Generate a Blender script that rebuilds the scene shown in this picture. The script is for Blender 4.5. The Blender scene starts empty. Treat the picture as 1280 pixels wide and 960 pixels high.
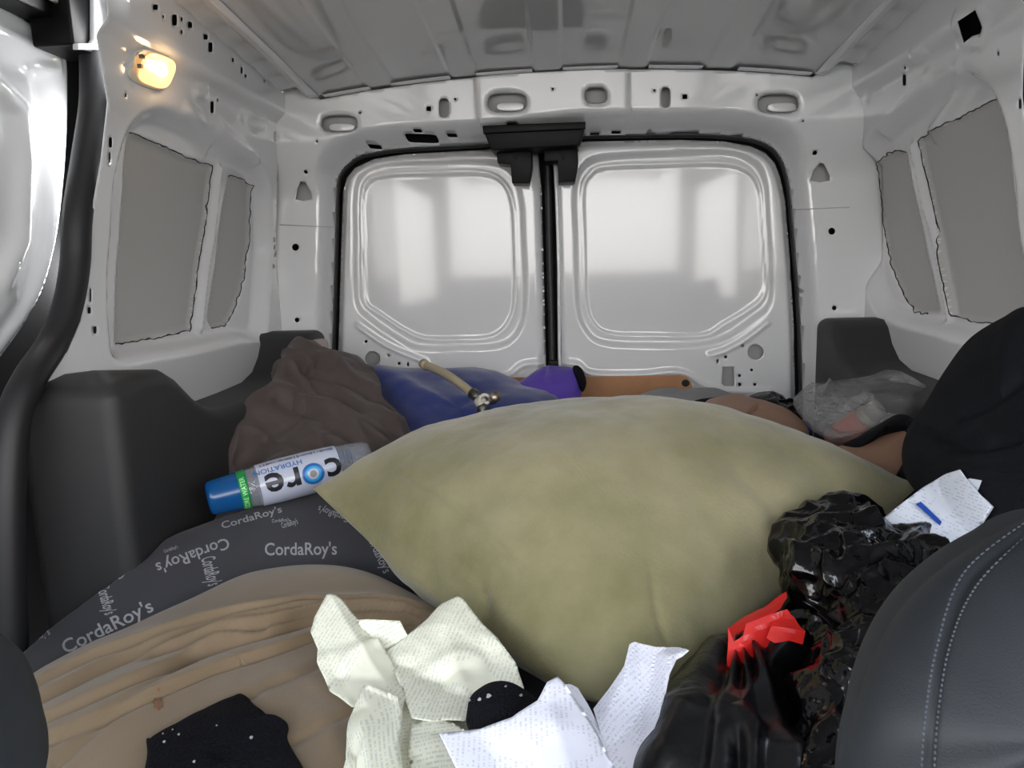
import bpy, bmesh, math, random
import numpy as np
from mathutils import Vector, Matrix, noise
from mathutils.geometry import delaunay_2d_cdt
from mathutils.bvhtree import BVHTree
random.seed(7)
sc = bpy.context.scene
COL = sc.collection
V = Vector
# ------------------------------------------------------------------ camera
CAMZ = 0.80
FPX = 930.0
YAW, PITCH, ROLL = math.radians(4.2), math.radians(9.0), math.radians(1.65)
cam_d = bpy.data.cameras.new('camera'); cam = bpy.data.objects.new('camera', cam_d); COL.objects.link(cam)
RM = Matrix.Rotation(YAW, 4, 'Z') @ Matrix.Rotation(math.pi/2-PITCH, 4, 'X') @ Matrix.Rotation(-ROLL, 4, 'Z')
cam.matrix_world = Matrix.Translation((0, 0, CAMZ)) @ RM
cam_d.sensor_width = 36; cam_d.lens = 36*FPX/1280; cam_d.clip_start = 0.02
sc.camera = cam
CO = V((0, 0, CAMZ)); R3 = RM.to_3x3(); R3T = R3.transposed()
RN = np.array(R3T)
def ray(px, py): return R3 @ V(((px-640)/FPX, -(py-480)/FPX, -1))
def at(px, py, Y): d = ray(px, py); return CO + d*(Y/d.y)
def atx(px, py, X): d = ray(px, py); return CO + d*(X/d.x)
def atz(px, py, Z): d = ray(px, py); return CO + d*((Z-CAMZ)/d.z)
def proj(A):
    A = np.asarray(A, float)-np.array([0, 0, CAMZ]); q = A @ RN.T
    return np.stack([640+FPX*q[:, 0]/-q[:, 2], 480-FPX*q[:, 1]/-q[:, 2]], 1)
# ------------------------------------------------------------------ helpers
def tag(o, label=None, cat=None, group=None, kind=None):
    if label: o['label'] = label
    if cat: o['category'] = cat
    if group: o['group'] = group
    if kind: o['kind'] = kind
    return o
def link(name, me, parent=None):
    o = bpy.data.objects.new(name, me); COL.objects.link(o)
    if parent:
        o.parent = parent; o.matrix_parent_inverse = Matrix.Translation(-parent.location)
    return o
def empty(name, loc, label, cat, group=None):
    o = bpy.data.objects.new(name, None); o.empty_display_size = .05; COL.objects.link(o); o.location = loc
    return tag(o, label, cat, group)
def mesh(name, verts, faces, mats, parent=None, smooth=True, mi=None):
    me = bpy.data.meshes.new(name); me.from_pydata([tuple(v) for v in verts], [], [tuple(f) for f in faces])
    for m in (mats if isinstance(mats, (list, tuple)) else [mats]): me.materials.append(m)
    me.polygons.foreach_set('use_smooth', [smooth]*len(me.polygons))
    if mi is not None: me.polygons.foreach_set('material_index', [int(a) for a in mi])
    me.update()
    return link(name, me, parent)
def solid(o, t, off=0):
    m = o.modifiers.new('thickness', 'SOLIDIFY'); m.thickness = t; m.offset = off; return o
def bevel(o, w, seg=3):
    m = o.modifiers.new('bevel', 'BEVEL'); m.width = w; m.segments = seg; m.limit_method = 'ANGLE'; m.angle_limit = .6; m.harden_normals = False; return o
def fixn(o):
    bm = bmesh.new(); bm.from_mesh(o.data); bmesh.ops.recalc_face_normals(bm, faces=bm.faces); bm.to_mesh(o.data); bm.free(); return o
def smooth(t): t = np.clip(t, 0, 1); return t*t*(3-2*t)
def sdf(P, poly):
    P = np.asarray(P, float); poly = np.asarray(poly, float)
    d = np.full(len(P), 1e9); ins = np.zeros(len(P), bool); n = len(poly)
    for i in range(n):
        a, b = poly[i], poly[(i+1) % n]; e = b-a; w = P-a
        t = np.clip((w@e)/max(e@e, 1e-12), 0, 1); q = w-t[:, None]*e
        d = np.minimum(d, np.hypot(q[:, 0], q[:, 1]))
        c = (a[1] > P[:, 1]) != (b[1] > P[:, 1])
        xx = (b[0]-a[0])*(P[:, 1]-a[1])/((b[1]-a[1]) if abs(b[1]-a[1]) > 1e-12 else 1e-12)+a[0]
        ins ^= c & (P[:, 0] < xx)
    return np.where(ins, -d, d)
def dline(P, line):
    P = np.asarray(P, float); L = np.asarray(line, float); d = np.full(len(P), 1e9)
    for i in range(len(L)-1):
        a, b = L[i], L[i+1]; e = b-a; w = P-a
        t = np.clip((w@e)/max(e@e, 1e-12), 0, 1); q = w-t[:, None]*e
        d = np.minimum(d, np.hypot(q[:, 0], q[:, 1]))
    return d
def crom(pts, n, closed=True):
    pts = [np.array(p, float) for p in pts]; m = len(pts); out = []
    segs = m if closed else m-1
    for i in range(n):
        t = i/n*segs if closed else i/(n-1)*segs
        k = min(int(t), segs-1); u = t-k
        g = (lambda j: pts[j % m]) if closed else (lambda j: pts[min(max(j, 0), m-1)])
        a, b, c, d = g(k-1), g(k), g(k+1), g(k+2)
        out.append(.5*((2*b)+(-a+c)*u+(2*a-5*b+4*c-d)*u*u+(-a+3*b-3*c+d)*u**3))
    return np.array(out)
def cdt_sheet(outline, holes, res):
    """2D triangulation of a region with holes, filled with a fine grid."""
    outline = np.asarray(outline, float)
    def dens(p):
        o = []
        for i in range(len(p)):
            a, b = p[i], p[(i+1) % len(p)]; k = max(1, int(np.hypot(*(b-a))/res))
            for j in range(k): o.append(a+(b-a)*j/k)
        return np.array(o)
    outline = dens(outline)
    x0, y0 = outline.min(0); x1, y1 = outline.max(0)
    gx, gy = np.meshgrid(np.arange(x0+res*.37, x1, res), np.arange(y0+res*.41, y1, res))
    G = np.stack([gx.ravel(), gy.ravel()], 1)
    G = G[sdf(G, outline) < -res*.45]
    for h in holes:
        h = np.asarray(h, float); lo = h.min(0)-res; hi = h.max(0)+res
        near = np.all((G > lo) & (G < hi), axis=1); keep = np.ones(len(G), bool)
        if near.any():
            s = sdf(G[near], h); keep[np.where(near)[0][s < res*.35]] = False
        G = G[keep]
    vs = [V(p) for p in G]; es = []
    for loop in [outline]+[np.asarray(h, float) for h in holes]:
        b = len(vs); vs += [V(p) for p in loop]; n = len(loop)
        es += [(b+i, b+(i+1) % n) for i in range(n)]
    v, e, f, *_ = delaunay_2d_cdt(vs, es, [], 0, 1e-7)
    v = np.array([tuple(p) for p in v]); f = np.array([tuple(t) for t in f if len(t) == 3])
    c = v[f].mean(1); keep = sdf(c, outline) < 0
    for h in holes:
        h = np.asarray(h, float); lo = h.min(0); hi = h.max(0)
        near = np.where(np.all((c > lo) & (c < hi), axis=1))[0]
        if len(near): keep[near[sdf(c[near], h) < 0]] = False
    return v, f[keep]
def ell(cx, cy, w, h, n=20, p=2.0, ang=0):
    o = []
    for i in range(n):
        a = 2*math.pi*i/n; c, s = math.cos(a), math.sin(a)
        x = w/2*math.copysign(abs(c)**(2/p), c); y = h/2*math.copysign(abs(s)**(2/p), s)
        ca, sa = math.cos(ang), math.sin(ang); o.append((cx+x*ca-y*sa, cy+x*sa+y*ca))
    return o
def fbm(p, sc_=1, o=3, s=0): return noise.fractal(V((p[0]*sc_+s, p[1]*sc_+s*1.7, p[2]*sc_)), 1.0, 2.0, o, noise_basis='PERLIN_ORIGINAL')
def tube(name, pts, r, m, parent=None, seg=10, cap=True, flat=1.0, n=None):
    P_ = [V(p) for p in (crom(pts, n, False) if n else pts)]
    rs = r if callable(r) else (lambda t: r)
    vs, fs = [], []; prev = None; N = len(P_)
    for i, p in enumerate(P_):
        t = (P_[min(i+1, N-1)]-P_[max(i-1, 0)]).normalized()
        if prev is None:
            u = t.orthogonal().normalized()
        else:
            u = (prev-t*prev.dot(t)).normalized()
        prev = u; w = t.cross(u); rr = rs(i/(N-1))
        for k in range(seg):
            a = 2*math.pi*k/seg; vs.append(p+u*math.cos(a)*rr+w*math.sin(a)*rr*flat)
    for i in range(N-1):
        for k in range(seg):
            fs.append((i*seg+k, i*seg+(k+1) % seg, (i+1)*seg+(k+1) % seg, (i+1)*seg+k))
    if cap: fs += [tuple(range(seg))[::-1], tuple((N-1)*seg+k for k in range(seg))]
    return fixn(mesh(name, vs, fs, m, parent))
def lathe(name, A, B, prof, m, parent=None, seg=40, cap=True, mi=None):
    """prof: list of (t along AB 0..1, radius)"""
    A, B = V(A), V(B); ax = (B-A); L = ax.length; z = ax.normalized(); u = z.orthogonal().normalized(); w = z.cross(u)
    vs, fs, mm = [], [], []
    for (t, r) in prof:
        for k in range(seg):
            a = 2*math.pi*k/seg; vs.append(A+ax*t+u*math.cos(a)*r+w*math.sin(a)*r)
    for i in range(len(prof)-1):
        for k in range(seg):
            fs.append((i*seg+k, i*seg+(k+1) % seg, (i+1)*seg+(k+1) % seg, (i+1)*seg+k)); mm.append(mi[i] if mi else 0)
    if cap:
        fs += [tuple(range(seg))[::-1], tuple((len(prof)-1)*seg+k for k in range(seg))]; mm += [mm[0], mm[-1]]
    return fixn(mesh(name, vs, fs, m, parent, mi=mm))
def box(name, lo, hi, m, parent=None, bev=0):
    x0, y0, z0 = lo; x1, y1, z1 = hi
    vs = [(x, y, z) for x in (x0, x1) for y in (y0, y1) for z in (z0, z1)]
    fs = [(0, 1, 3, 2), (4, 6, 7, 5), (0, 4, 5, 1), (2, 3, 7, 6), (0, 2, 6, 4), (1, 5, 7, 3)]
    o = fixn(mesh(name, vs, fs, m, parent, smooth=bev > 0))
    if bev: bevel(o, bev)
    return o
def prism(name, poly, vec, m, parent=None, bev=0, smooth_=False):
    """poly: 3D points of one face, extruded by vec"""
    n = len(poly); vec = V(vec); vs = [V(p) for p in poly]+[V(p)+vec for p in poly]
    fs = [tuple(range(n)), tuple(range(2*n-1, n-1, -1))]+[(i, (i+1) % n, n+(i+1) % n, n+i) for i in range(n)]
    o = fixn(mesh(name, vs, fs, m, parent, smooth=smooth_ or bev > 0))
    if bev: bevel(o, bev)
    return o
def normals(Vt, F):
    N = np.zeros_like(Vt)
    for f in (F[:, :3], F[:, [0, 2, 3]]) if F.shape[1] == 4 else (F,):
        n = np.cross(Vt[f[:, 1]]-Vt[f[:, 0]], Vt[f[:, 2]]-Vt[f[:, 0]])
        for k in range(3): np.add.at(N, f[:, k], n)
    return N/np.maximum(np.linalg.norm(N, axis=1), 1e-12)[:, None]
def cushion(name, loop, C, up, dn, m, parent=None, nr=60, nt=200, a=2.0, b=.6, folds=(), nz=((6, .01),), ridged=None, pinch=0, post=None, label=None, cat=None, fdisp=None, nb=None):
    """closed soft body: seam loop of 3D points, centre C, top bulge vector, bottom bulge vector.
    folds: (pixel polyline, amplitude m, width px) raised (+) or pressed (-) creases."""
    B = crom([tuple(p) for p in loop], nt); C = np.array(C, float); up = np.array(up, float); dn = np.array(dn, float)
    vs = [C+up]; rr = [0]
    for i in range(1, nr+1):
        r = math.sin(i/nr*math.pi/2)
        h = max(0, 1-r**a)**b
        for k in range(nt): vs.append(C+(B[k]-C)*r+up*h); rr.append(r)
    T = len(vs)
    nb = nb or max(8, nr//3)
    for i in range(nb-1, 0, -1):
        r = math.sin(i/nb*math.pi/2); h = max(0, 1-r**a)**b
        for k in range(nt): vs.append(C+(B[k]-C)*r+dn*h); rr.append(r)
    vs.append(C+dn); rr.append(0); vs = np.array(vs); rr = np.array(rr)
    fs = []
    for k in range(nt): fs.append((0, 1+k, 1+(k+1) % nt, 1+(k+1) % nt))
    rings = nr+nb-1
    for i in range(rings-1):
        for k in range(nt):
            q = 1+i*nt; fs.append((q+k, q+nt+k, q+nt+(k+1) % nt, q+(k+1) % nt))
    q = 1+(rings-1)*nt
    for k in range(nt): fs.append((q+k, len(vs)-1, q+(k+1) % nt, q+(k+1) % nt))
    F = np.array(fs); N = normals(vs, F)
    if N[0] @ up < 0: N = -N; flip = True
    else: flip = False
    D = np.zeros(len(vs)); istop = np.arange(len(vs)) < T
    px = proj(vs)
    for (line, amp, w) in folds:
        if len(line) > 2: line = crom(line, 30, False)
        d = dline(px, line); D += amp*np.exp(-(d/w)**2)*istop
    for (s, am) in nz:
        D += am*np.array([fbm(v, s, 3, len(name)) for v in vs])
    if ridged:
        s, am, dv, stt = ridged; dv = np.array(dv, float); dv /= np.linalg.norm(dv)
        q_ = vs-np.outer(vs @ dv, dv)*(1-stt)
        q_ = q_+.02*np.array([[fbm(v, 5, 1, 1), fbm(v, 5, 1, 7), fbm(v, 5, 1, 13)] for v in vs])
        rg = np.array([1-abs(fbm(v, s, 2, 3.3+len(name)))*2.2 for v in q_]); D += am*(np.clip(rg, 0, 1)**3-.3)
    if fdisp is not None: D += fdisp(vs, px, rr)
    vs = vs+N*D[:, None]
    if post is not None: vs = post(vs, px, rr)
    out = [tuple(f) if f[2] != f[3] else tuple(f[:3]) for f in fs]
    if flip: out = [f[::-1] for f in out]
    o = mesh(name, vs, out, m, parent)
    if label: tag(o, label, cat)
    return o
# ------------------------------------------------------------------ materials
def newmat(name):
    m = bpy.data.materials.new(name); m.use_nodes = True; nt = m.node_tree
    return m, nt, nt.nodes['Principled BSDF']
def mat(name, col, rough=.5, metal=0, coat=0, var=None, vscale=6, bump=None, bscale=60, sheen=0, emis=None, estr=0, spec=None, vdet=4):
    m, nt, b = newmat(name); N, L = nt.nodes, nt.links
    b.inputs['Base Color'].default_value = (*col, 1); b.inputs['Roughness'].default_value = rough; b.inputs['Metallic'].default_value = metal
    b.inputs['Coat Weight'].default_value = coat; b.inputs['Coat Roughness'].default_value = .06
    b.inputs['Sheen Weight'].default_value = sheen
    if spec is not None: b.inputs['Specular IOR Level'].default_value = spec
    if emis: b.inputs['Emission Color'].default_value = (*emis, 1); b.inputs['Emission Strength'].default_value = estr
    tc = N.new('ShaderNodeTexCoord')
    if var:
        n = N.new('ShaderNodeTexNoise'); n.inputs['Scale'].default_value = vscale; n.inputs['Detail'].default_value = vdet; n.inputs['Roughness'].default_value = .6
        r = N.new('ShaderNodeValToRGB'); r.color_ramp.elements[0].position = .35; r.color_ramp.elements[1].position = .68
        r.color_ramp.elements[0].color = (*col, 1); r.color_ramp.elements[1].color = (*var, 1)
        L.new(tc.outputs['Object'], n.inputs['Vector']); L.new(n.outputs['Fac'], r.inputs['Fac']); L.new(r.outputs['Color'], b.inputs['Base Color'])
    if bump:
        n2 = N.new('ShaderNodeTexNoise'); n2.inputs['Scale'].default_value = bscale; n2.inputs['Detail'].default_value = 3
        bp = N.new('ShaderNodeBump'); bp.inputs['Strength'].default_value = bump; bp.inputs['Distance'].default_value = .01
        L.new(tc.outputs['Object'], n2.inputs['Vector']); L.new(n2.outputs['Fac'], bp.inputs['Height']); L.new(bp.outputs['Normal'], b.inputs['Normal'])
    return m
M = {}
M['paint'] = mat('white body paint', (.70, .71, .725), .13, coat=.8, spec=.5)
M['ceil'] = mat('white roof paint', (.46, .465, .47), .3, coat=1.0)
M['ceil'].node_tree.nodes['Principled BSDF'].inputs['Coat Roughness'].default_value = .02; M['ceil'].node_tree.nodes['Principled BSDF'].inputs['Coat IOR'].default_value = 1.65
M['skin'] = mat('grey primed skin', (.47, .47, .46), .55, bump=.05, bscale=300)
M['dark'] = mat('cavity shade', (.015, .015, .017), .9)  # near-black colour stands in for shade inside slots, holes and wall cavities
M['cav'] = mat('cavity paint', (.42, .42, .42), .4)
M['rubber'] = mat('black rubber', (.012, .012, .014), .5)
M['plast'] = mat('black plastic', (.003, .003, .0035), .4, spec=.12, bump=.05, bscale=500)
M['trim'] = mat('charcoal moulded plastic', (.024, .024, .025), .55, bump=.12, bscale=900)
M['cabin'] = mat('grey cab trim', (.09, .09, .09), .6)
M['floor'] = mat('dark rubber mat', (.05, .05, .05), .7, bump=.2, bscale=80)
M['seat'] = mat('charcoal leather', (.013, .016, .020), .6, bump=.10, bscale=900)
M['thread'] = mat('grey thread', (.055, .065, .08), .6)
M['green'] = mat('olive suede', (.160, .148, .060), .85, var=(.300, .268, .150), vscale=5, sheen=.3, bump=.12, bscale=250, vdet=8)
M['brown'] = mat('brown cotton', (.066, .049, .045), .8, var=(.080, .060, .055), vscale=9, bump=.08, bscale=500, sheen=.1)
M['brownlin'] = mat('pale lining', (.35, .31, .30), .85)
M['blue'] = mat('blue plush', (.009, .027, .17), .85, var=(.013, .034, .21), vscale=12, sheen=.4, bump=.2, bscale=500)
M['purple'] = mat('purple nylon', (.10, .055, .38), .45, bump=.1, bscale=200)
M['wood'] = mat('orange brown hardboard', (.36, .17, .075), .6, var=(.42, .20, .09), vscale=20)
M['greyp'] = mat('grey bean bag fabric', (.044, .043, .051), .75, bump=.12, bscale=600, sheen=.1)
M['print'] = mat('pale grey print', (.40, .40, .42), .7)
M['tan'] = mat('tan microfibre', (.185, .128, .072), .75, var=(.215, .152, .088), vscale=4, sheen=.2, bump=.06, bscale=400)
M['stain'] = mat('stain', (.20, .10, .05), .8)
M['knit'] = mat('black knit', (.005, .005, .008), .95, bump=.6, bscale=350, spec=.15)
M['lint'] = mat('lint', (.45, .45, .48), .9)
M['bag'] = mat('black bin liner', (.0015, .0015, .0022), .13, bump=.7, bscale=30, spec=.45)
M['bag2'] = mat('dull black liner', (.004, .004, .005), .30, bump=.4, bscale=28)
M['red'] = mat('red plastic', (.62, .018, .014), .35)
M['skinm'] = mat('peach soft material', (.33, .19, .125), .55)
M['navy'] = mat('black woven fabric', (.0035, .0045, .007), .85, bump=.3, bscale=500, spec=.2)
M['greyc'] = mat('light grey cloth', (.27, .27, .27), .7)
M['hose'] = mat('beige pole', (.42, .36, .24), .45)
M['metal'] = mat('worn metal', (.42, .36, .31), .35, metal=.9)
M['dmetal'] = mat('dark metal', (.11, .11, .10), .4, metal=.7)
M['ivory'] = mat('ivory plastic', (.62, .59, .50), .4)
M['blueband'] = mat('blue dotted band', (.02, .03, .16), .5)
M['capblue'] = mat('translucent blue cap', (.004, .075, .24), .2)
M['greenb'] = mat('green seal band', (.01, .25, .06), .35)
M['greent'] = mat('pale green print', (.35, .85, .35), .5)
M['label'] = mat('white bottle label', (.50, .53, .64), .25, coat=.5)
M['ink'] = mat('black ink', (.012, .012, .018), .35)
M['inkb'] = mat('blue ink', (.02, .13, .40), .35)
M['cyan'] = mat('cyan ink', (.03, .36, .72), .35)
M['inkg'] = mat('blue grey small print', (.13, .16, .27), .5)
M['white'] = mat('white plastic cap', (.62, .62, .60), .35)
M['pink'] = mat('pink lotion', (.60, .24, .19), .3)
def clear(name, tint, alpha, rough, bumpv=.0, bs=30, spec=.5):
    m, nt, b = newmat(name); N, L = nt.nodes, nt.links
    b.inputs['Base Color'].default_value = (*tint, 1); b.inputs['Roughness'].default_value = rough; b.inputs['Alpha'].default_value = alpha
    b.inputs['Specular IOR Level'].default_value = spec
    if bumpv:
        tc = N.new('ShaderNodeTexCoord'); n2 = N.new('ShaderNodeTexNoise'); n2.inputs['Scale'].default_value = bs; n2.inputs['Detail'].default_value = 2
        n2.inputs['Distortion'].default_value = 1.5
        bp = N.new('ShaderNodeBump'); bp.inputs['Strength'].default_value = bumpv; bp.inputs['Distance'].default_value = .02
        L.new(tc.outputs['Object'], n2.inputs['Vector']); L.new(n2.outputs['Fac'], bp.inputs['Height']); L.new(bp.outputs['Normal'], b.inputs['Normal'])
    return m
M['polybag'] = clear('clear polythene', (.5, .5, .51), .36, .13, 1.0, 26, 1.0)
def polybag():
    m, nt, b = newmat('clear polythene'); N, L = nt.nodes, nt.links
    tc = N.new('ShaderNodeTexCoord'); n2 = N.new('ShaderNodeTexNoise'); n2.inputs['Scale'].default_value = 20; n2.inputs['Detail'].default_value = 3; n2.inputs['Distortion'].default_value = 1.5
    bp = N.new('ShaderNodeBump'); bp.inputs['Strength'].default_value = .55; bp.inputs['Distance'].default_value = .02
    L.new(tc.outputs['Object'], n2.inputs['Vector']); L.new(n2.outputs['Fac'], bp.inputs['Height'])
    tr = N.new('ShaderNodeBsdfTransparent'); tr.inputs[0].default_value = (.93, .93, .93, 1)
    b.inputs['Base Color'].default_value = (.6, .6, .62, 1); b.inputs['Roughness'].default_value = .4; L.new(bp.outputs['Normal'], b.inputs['Normal'])
    m1 = N.new('ShaderNodeMixShader'); m1.inputs[0].default_value = .16; L.new(tr.outputs[0], m1.inputs[1]); L.new(b.outputs[0], m1.inputs[2])
    gl = N.new('ShaderNodeBsdfGlossy'); gl.inputs['Roughness'].default_value = .12; L.new(bp.outputs['Normal'], gl.inputs['Normal'])
    fr = N.new('ShaderNodeFresnel'); fr.inputs['IOR'].default_value = 1.42; L.new(bp.outputs['Normal'], fr.inputs['Normal'])
    m2 = N.new('ShaderNodeMixShader'); hf = N.new('ShaderNodeMath'); hf.operation = 'MULTIPLY'; hf.inputs[1].default_value = .55; L.new(fr.outputs[0], hf.inputs[0]); L.new(hf.outputs[0], m2.inputs[0]); L.new(m1.outputs[0], m2.inputs[1]); L.new(gl.outputs[0], m2.inputs[2])
    L.new(m2.outputs[0], N['Material Output'].inputs[0]); return m
M['polybag'] = polybag()
M['pet'] = clear('clear bottle plastic', (.45, .48, .55), .38, .06, .3, 40, 1.0)
def paper(name, base, ink, rows, cols, dens, rowfrac=.42, rough=.75, blotch=None):
    m, nt, b = newmat(name); N, L = nt.nodes, nt.links
    def mth(op, a=None, bb=None):
        n = N.new('ShaderNodeMath'); n.operation = op
        for i, x in enumerate((a, bb)):
            if x is None: continue
            if isinstance(x, (int, float)): n.inputs[i].default_value = x
            else: L.new(x, n.inputs[i])
        return n.outputs[0]
    uv = N.new('ShaderNodeUVMap'); s = N.new('ShaderNodeSeparateXYZ'); L.new(uv.outputs[0], s.inputs[0])
    u, v = s.outputs[0], s.outputs[1]
    row = mth('FLOOR', mth('MULTIPLY', v, rows)); fr = mth('FRACT', mth('MULTIPLY', v, rows))
    inrow = mth('LESS_THAN', fr, rowfrac)
    c = mth('FLOOR', mth('MULTIPLY', u, cols)); cm = N.new('ShaderNodeCombineXYZ'); L.new(c, cm.inputs[0]); L.new(row, cm.inputs[1])
    wn = N.new('ShaderNodeTexWhiteNoise'); wn.noise_dimensions = '2D'; L.new(cm.outputs[0], wn.inputs['Vector'])
    on = mth('LESS_THAN', wn.outputs[0], dens)
    n = N.new('ShaderNodeTexNoise'); n.inputs['Scale'].default_value = blotch or 14; n.inputs['Detail'].default_value = 1; L.new(uv.outputs[0], n.inputs['Vector'])
    para = mth('GREATER_THAN', n.outputs['Fac'], .40)
    k = mth('MULTIPLY', mth('MULTIPLY', inrow, on), para)
    mx = N.new('ShaderNodeMix'); mx.data_type = 'RGBA'; mx.inputs[6].default_value = (*base, 1); mx.inputs[7].default_value = (*ink, 1)
    L.new(mth('MULTIPLY', k, .40), mx.inputs[0]); L.new(mx.outputs[2], b.inputs['Base Color']); b.inputs['Roughness'].default_value = rough
    b.inputs['Transmission Weight'].default_value = 0
    return m
M['cream'] = paper('cream printed tissue', (.84, .84, .68), (.40, .43, .42), 250, 900, .6)
M['receipt'] = paper('white receipt', (.76, .77, .86), (.34, .36, .42), 260, 1300, .42, blotch=25)
M['doc'] = paper('white document', (.62, .66, .74), (.25, .29, .38), 200, 600, .4, .4, blotch=30)
M['cap_b'] = M['capblue']
# ------------------------------------------------------------------ shell
def rise(y): return .09*np.clip(1.80-y, 0, 1.1)      # the roof climbs towards the cab
def rearY(x, z): return 1.93
OPpx = [(412, 560), (415.6, 440), (419.5, 301), (421.5, 235), (426, 217), (435, 206), (447, 197), (464, 192), (506, 186), (612, 180), (690, 173), (733, 170), (850, 168), (907, 170), (942, 175), (958, 181), (969, 189), (978, 203), (984, 222), (988, 249), (994, 320), (1000, 408), (1004, 560)]
OP = [(at(x, y, 1.93).x, at(x, y, 1.93).z) for x, y in crom(OPpx, 110, False)]
def ff_rear(A):
    s = sdf(A, OP); dep = .068+.047*smooth((A[:, 1]-.98)/.14); Y = 1.93-dep*smooth(s/(.024+.014*smooth((A[:, 1]-.98)/.14)))
    # roll towards the roof at the top of the header
    Y = Y-.0
    # pressed centre section of header
    cx = A[:, 0]; a0 = at(594, 130, 1.81).x; a1 = at(788, 120, 1.81).x
    hz = at(700, 175, 1.9).z
    band = smooth((cx-a0)/.012)*smooth((a1-cx)/.012)*(A[:, 1] > hz)
    Y = Y-.006*band
    for (px, py, w, h) in BIGH:
        c = at(px, py, 1.81); d = sdf(A, [(at(qx, qy, 1.81).x, at(qx, qy, 1.81).z) for qx, qy in ell(px, py, w, h, 16, 3)])
        Y = Y+.009*smooth(1-d/.007)
    return Y
BIGH = [(423, 154, 44, 21), (634, 128, 48, 24), (745, 119, 27, 19), (974, 129, 50, 24)]
rh = [ell(x, y, w, h, 24, 3) for x, y, w, h in BIGH]
rh += [ell(555, 135, 13, 25, 16, 3), ell(832, 122, 12, 26, 16, 3)]
rh += [[(369+dx, 249+dy) for dx, dy in ((0, 0), (3, -13), (8, -22), (14, -21), (20, -8), (21, 0), (10, 2))],
       [(1015+dx, 225+dy) for dx, dy in ((0, 0), (4, -13), (11, -22), (16, -21), (25, -6), (25, 0), (13, 2))]]
for x, y, r in [(536, 136, 6), (856, 121, 6), (450, 141, 3), (691, 112, 3), (569, 124, 3), (818, 113, 3), (369, 309, 9), (371, 400, 6), (1040, 289, 9), (1043, 385, 6), (383, 215, 5), (1021, 190, 6), (946, 119, 3), (1004, 151, 3), (397, 177, 3)]:
    rh.append(ell(x, y, r, r, 10, 2 if r != 6 or x not in (536, 856) else 8))
for x, y, w, h in [(530, 175, 38, 7), (862, 162, 38, 7), (470, 184, 14, 4), (927, 166, 14, 4), (566, 170, 12, 3), (818, 160, 12, 3), (413, 250, 3, 10), (991, 230, 3, 10), (408, 378, 4, 7), (1008, 364, 4, 7), (525, 166, 10, 3), (745, 161, 12, 3), (773, 158, 12, 3), (640, 154, 14, 2), (410, 397, 3, 5), (1004, 385, 3, 5)]:
    rh.append(ell(x, y, w, h, 14, 6))
OPD = None
def yp(x, y):
    if 432 < x < 965 and 145 < y < 230: return float(np.interp(y, [153, 176], [1.815, 1.915]))
    return float(np.interp(y, [170, 235], [1.815, 1.86]))
RH = []
for h in rh:
    cx_, cy_ = np.mean([q[0] for q in h]), np.mean([q[1] for q in h]); yy = yp(cx_, cy_)
    RH.append([(at(x, y, yy).x, at(x, y, yy).z) for x, y in h])
ZT = lambda x: (1.240-.045*(abs(x)/.62)**2.2) if abs(x) < .575 else 1.236       # underside of roof at the header
topedge = [(x, ZT(x)) for x in np.linspace(.66, -.66, 30)]
outer = [(-.78, .25), (OP[0][0], .25)]+[(a, b) for a, b in OP]+[(OP[-1][0], .25), (.78, .25), (.78, .98), (.765, 1.12), (.70, 1.19)]+topedge+[(-.70, 1.19), (-.765, 1.12), (-.78, .98)]
vv, ff = cdt_sheet(outer, RH, .006)
Y = ff_rear(vv)
wb = mesh('wall_back', np.stack([vv[:, 0], Y, vv[:, 1]], 1), ff, M['paint']); fixn(wb); tag(wb, kind='structure'); solid(wb, .0015, 0)
# sheet metal behind the header and pillar openings
def plate(name, px0, py0, px1, py1, Yv, m, parent):
    pts = [at(px0, py1, Yv), at(px1, py1, Yv), at(px1, py0, Yv), at(px0, py0, Yv)]
    return prism(name, pts, (0, .002, 0), m, parent)
for (x, y, w, h) in BIGH+[(555, 135, 13, 25), (832, 122, 12, 26), (380, 240, 22, 24), (1028, 215, 26, 24)]:
    p = plate('inner_panel', x-w*.8, y-h*.9, x+w*.8, y+h*.9, 1.85 if y < 200 else 1.885, M['cav'], wb)
for (x, y, w, h) in [BIGH[0], BIGH[1], BIGH[3]]:
    prism('inner_flange', [at(qx, qy, 1.835) for qx, qy in ell(x+4, y+5, w*.75, h*.5, 20, 3)], (0, .012, 0), M['paint'], wb, bev=.003)
# beam seams
for x, y0, y1 in ((594, 97, 172), (788, 92, 165)):
    tube('header_seam', [at(x-2, y0, 1.805), at(x, (y0+y1)/2, 1.805), at(x+6, y1-14, 1.806)], .0016, M['paint'], wb, seg=6)
for sx, pa, pb in ((-1, (350, 281), (416, 284)), (1, (991, 262), (1062, 259))):
    tube('pillar_seam', [at(*pa, 1.861), at(*pb, 1.861)], .0012, M['skin'], wb, seg=6)
# seal of the rear opening
tube('rear_seal', [at(x, y, 1.935) for x, y in OPpx], .008, M['rubber'], wb, seg=10, n=160)
box('floor', (-.76, -1.0, -.04), (.76, 2.0, 0), M['floor']); tag(bpy.data.objects['floor'], kind='structure')
o = box('trim_1', (-.9, 1.99, -.04), (.9, 2.01, 1.42), M['dark']); tag(o, kind='structure')
o = box('trim_6', (-.9, -1.0, 1.40), (.9, 2.01, 1.42), M['dark']); tag(o, kind='structure')
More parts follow.
